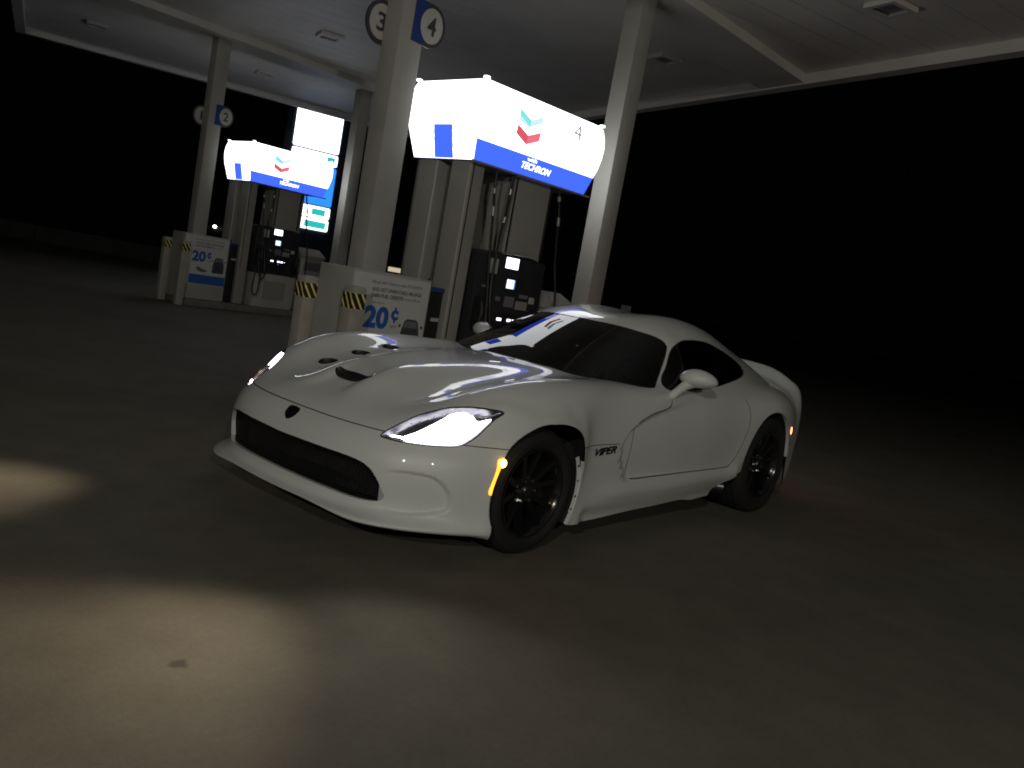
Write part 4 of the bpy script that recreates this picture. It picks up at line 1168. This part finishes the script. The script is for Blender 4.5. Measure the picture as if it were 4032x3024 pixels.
tk = thing('storage_tank', 'pale rounded tank barely seen at the far left of the dark lot', 'tank', (1.55, -50.5, 0))
b = MB(); b.lathe([(2.3, .55), (2.3, 1.25), (2.2, 1.9), (1.9, 2.5), (1.4, 2.95), (.8, 3.2), (.0001, 3.3)], 'z', 40); b.lathe([(2.3, .55), (.0001, .5)], 'z', 40); b.build('tank_shell', M['tank'], tk, sm=True, angle=60)
b = MB()
for a in range(4): b.cyl((1.7*math.cos(a*1.57+.78), 1.7*math.sin(a*1.57+.78), 0), (1.7*math.cos(a*1.57+.78), 1.7*math.sin(a*1.57+.78), .6), .12, 8)
b.pieces('tank_leg', M['dark_metal'], tk)

def far_point(u, v, dist):
    d = _f0*CAM[6]+_r0*(u-2016)+_d0*(v-1512); h = math.hypot(d.x, d.y); d = d/h
    return Vector(CAM[:3])+d*dist
CAM = (3.3815395994853095, 3.4554265396604262, 1.3066479926147614, -2.4389560071446734, 0.11184145723273715, -0.1771770278734578, 3398.3684587627627)
def cam_axes(yaw, pitch, roll):
    cy, sy, cp_, sp_ = math.cos(yaw), math.sin(yaw), math.cos(pitch), math.sin(pitch)
    f = Vector((cy*cp_, sy*cp_, -sp_)); r = Vector((sy, -cy, 0)); d = f.cross(r)
    c, s = math.cos(roll), math.sin(roll)
    return c*r+s*d, c*d-s*r, f
_r0, _d0, _f0 = cam_axes(*CAM[3:6])

# a car with its lamps on far beyond the wall, on the raised road
p = far_point(888, 902, 58)
fc = thing('distant_car', 'far off dark car with two bright headlights beyond the low wall', 'car', (p.x, p.y, p.z-.70), math.atan2(CAM[1]-p.y, CAM[0]-p.x))
b = MB(); b.prism([(2.2,.3),(2.25,.75),(1.2,.98),(.5,1.45),(-1.2,1.5),(-2.1,1.0),(-2.2,.35)], 'y', -.88, .88); b.build('far_body', M['dark_car'], fc, bevel=.06)
for y in (.62, -.62):
    b = MB(); b.ellipsoid((2.25, y, .72), (.05, .10, .075), 12, 8); b.build('headlight', M['glow_white'], fc, sm=True)
    for x in (1.4, -1.4):
        b = MB(); b.lathe([(.32, -.1), (.32, .1), (.0001, .11)], 'y', 20, 0, (x, y*1.3, .32)); b.build('wheel', M['rubber'], fc)
b = MB(); b.prism([(1.15,.99),(.52,1.42),(-1.15,1.46),(-1.7,1.03)], 'y', -.885, .885); b.build('window', M['gloss_black'], fc)
road = MB(); q = Vector((p.x, p.y, 0)); dd = Vector((-(CAM[1]-p.y), CAM[0]-p.x, 0)).normalized(); nn = Vector((CAM[0]-p.x, CAM[1]-p.y, 0)).normalized(); zr = p.z-.70
for off0, z0, off1, z1 in ((9, .0, 5, zr), (5, zr, -9, zr), (-9, zr, -14, 0)):
    a = q+nn*off0; c = q+nn*off1; road.poly([tuple(a-dd*60+Vector((0,0,z0))), tuple(a+dd*60+Vector((0,0,z0))), tuple(c+dd*60+Vector((0,0,z1))), tuple(c-dd*60+Vector((0,0,z1)))])
tag(road.build('raised_road', mat('asphalt', (.05, .05, .05), .9, noise=.2), None), kind='structure')
# a street lamp far away, seen between the foremost column and the pump
p = far_point(1683, 983, 75)
sl = thing('street_lamp', 'far off warm street lamp seen between the foremost column and the near pump', 'street lamp', (p.x, p.y, 0))
b = MB(); b.tube([(0, 0, 0), (0, 0, p.z+.05)], [.09, .05], 8); b.build('pole', M['dark_metal'], sl)
b = MB(); b.ellipsoid((0, 0, p.z), (.15, .15, .13), 12, 8); b.build('lamp_head', M['glow_warm'], sl, sm=True)
# a warm lit sign beyond the lot, just above the near cabinet
p = far_point(1556, 1063, 40)
ls = thing('lit_sign', 'small warm lit sign far off, just above the top of the near poster cabinet', 'sign', (p.x, p.y, 0), math.atan2(CAM[1]-p.y, CAM[0]-p.x))
b = MB(); b.box(-.04, .0, -.32, .32, p.z-.10, p.z+.10); b.build('lit_face', M['lit_warm'], ls, bevel=.01)
b = MB(); b.box(-.10, -.041, -.34, .34, p.z-.12, p.z+.12)
for y in (-.25, .25): b.box(-.09, -.05, y-.03, y+.03, 0, p.z-.12)
b.build('sign_frame', M['dark_metal'], ls)
# service box behind the car
p = far_point(2463, 1222, 17)
sb = thing('service_box', 'small dim grey box standing behind the white car roof', 'utility box', (p.x, p.y, 0), math.atan2(CAM[1]-p.y, CAM[0]-p.x))
b = MB(); b.box(-.10, .10, -.095, .095, .55, p.z+.095); b.build('box_body', M['box_grey'], sb, bevel=.012); b = MB(); b.box(-.05, .05, -.05, .05, 0, .55); b.build('box_post', M['box_grey'], sb)

# ---------------------------------------------------------------- ground
def concrete():
    m = bpy.data.materials.new('lot_concrete'); m.use_nodes = True; nt = m.node_tree; b = nt.nodes['Principled BSDF']; b.inputs['Roughness'].default_value = .82
    b.inputs['Specular IOR Level'].default_value = .35
    tc = nt.nodes.new('ShaderNodeTexCoord')
    def noise(sc, det, rough=.55):
        n = nt.nodes.new('ShaderNodeTexNoise'); n.inputs['Scale'].default_value = sc; n.inputs['Detail'].default_value = det; n.inputs['Roughness'].default_value = rough
        nt.links.new(tc.outputs['Object'], n.inputs['Vector']); return n.outputs['Fac']
    def ramp(x, a, c, lo, hi):
        r = nt.nodes.new('ShaderNodeMapRange'); r.inputs[1].default_value = a; r.inputs[2].default_value = c; r.inputs[3].default_value = lo; r.inputs[4].default_value = hi; nt.links.new(x, r.inputs[0]); return r.outputs[0]
    def mul(a, c):
        x = nt.nodes.new('ShaderNodeMath'); x.operation = 'MULTIPLY'; nt.links.new(a, x.inputs[0]); nt.links.new(c, x.inputs[1]); return x.outputs[0]
    f = mul(ramp(noise(.55, 5), .3, .7, .80, 1.15), ramp(noise(4.5, 6), .3, .7, .90, 1.08))
    f = mul(f, ramp(noise(38, 3), .3, .7, .93, 1.06))
    v = nt.nodes.new('ShaderNodeTexVoronoi'); v.inputs['Scale'].default_value = .95; nt.links.new(tc.outputs['Object'], v.inputs['Vector'])
    wob = noise(26, 2); ad = nt.nodes.new('ShaderNodeMath'); ad.operation = 'MULTIPLY_ADD'; ad.inputs[1].default_value = .035; nt.links.new(wob, ad.inputs[0]); nt.links.new(v.outputs['Distance'], ad.inputs[2])
    f = mul(f, ramp(ad.outputs[0], .040, .056, .42, 1.0))     # scattered oil spots
    s = nt.nodes.new('ShaderNodeVectorMath'); s.operation = 'SCALE'; s.inputs[0].default_value = (.128, .118, .093); nt.links.new(f, s.inputs['Scale']); nt.links.new(s.outputs[0], b.inputs['Base Color'])
    bp = nt.nodes.new('ShaderNodeBump'); bp.inputs['Strength'].default_value = .25; bp.inputs['Distance'].default_value = .004; nt.links.new(noise(90, 4), bp.inputs['Height']); nt.links.new(bp.outputs[0], b.inputs['Normal'])
    return m
b = MB(); b.poly([(-260, -260, 0), (120, -260, 0), (120, 120, 0), (-260, 120, 0)])
tag(b.build('ground', concrete(), None), kind='structure')
# ---------------------------------------------------------------- camera
CAM = (3.3815395994853095, 3.4554265396604262, 1.3066479926147614, -2.4389560071446734, 0.11184145723273715, -0.1771770278734578, 3398.3684587627627)
def cam_axes(yaw, pitch, roll):
    cy, sy, cp, sp = math.cos(yaw), math.sin(yaw), math.cos(pitch), math.sin(pitch)
    f = Vector((cy*cp, sy*cp, -sp)); r = Vector((sy, -cy, 0)); d = f.cross(r)
    c, s = math.cos(roll), math.sin(roll)
    return c*r+s*d, c*d-s*r, f
cd = bpy.data.cameras.new('camera'); cd.sensor_width = 36; cd.lens = CAM[6]/4032*36; cd.clip_start = .05; cd.clip_end = 600
co = bpy.data.objects.new('camera', cd); C.objects.link(co)
_r, _d, _f = cam_axes(*CAM[3:6])
_m = Matrix.Identity(4)
for i in range(3): _m[i][0], _m[i][1], _m[i][2], _m[i][3] = _r[i], -_d[i], -_f[i], CAM[i]
co.matrix_world = _m
S.camera = co

# ---------------------------------------------------------------- light: a black night sky and the yard lamps behind the photographer
w = bpy.data.worlds.new('World'); S.world = w; w.use_nodes = True
nt = w.node_tree; bg = nt.nodes['Background']; bg.inputs[0].default_value = (.55, .65, 1.0, 1); bg.inputs[1].default_value = .0006
def yard_lamp(p, e, col, size, aim=None, cone=None):
    l = bpy.data.lights.new('yard_lamp', 'POINT' if aim is None else 'SPOT'); l.energy = e; l.color = col; l.shadow_soft_size = size
    if aim is not None: l.spot_size = R(cone); l.spot_blend = .8
    o = bpy.data.objects.new('yard_lamp', l); C.objects.link(o); o.location = p
    if aim is not None: o.rotation_euler = (Vector(aim)-Vector(p)).to_track_quat('-Z', 'Y').to_euler()
yard_lamp((6.8, 9.6, 4.2), 740, (1.0, .965, .85), .05)
yard_lamp((9.8, 6.4, 4.6), 820, (1.0, .955, .84), .05)

S.render.engine = 'CYCLES'
S.cycles.use_denoising = True
try: S.cycles.denoiser = 'OPENIMAGEDENOISE'
except Exception: pass
S.cycles.max_bounces = 8; S.cycles.diffuse_bounces = 3; S.cycles.glossy_bounces = 4; S.cycles.transparent_max_bounces = 12
S.cycles.sample_clamp_indirect = 4.0
S.cycles.caustics_reflective = False; S.cycles.caustics_refractive = False
S.cycles.use_light_tree = True
S.cycles.filter_width = 1.9
S.view_settings.view_transform = 'Standard'; S.view_settings.look = 'None'; S.view_settings.exposure = 0; S.view_settings.gamma = 1
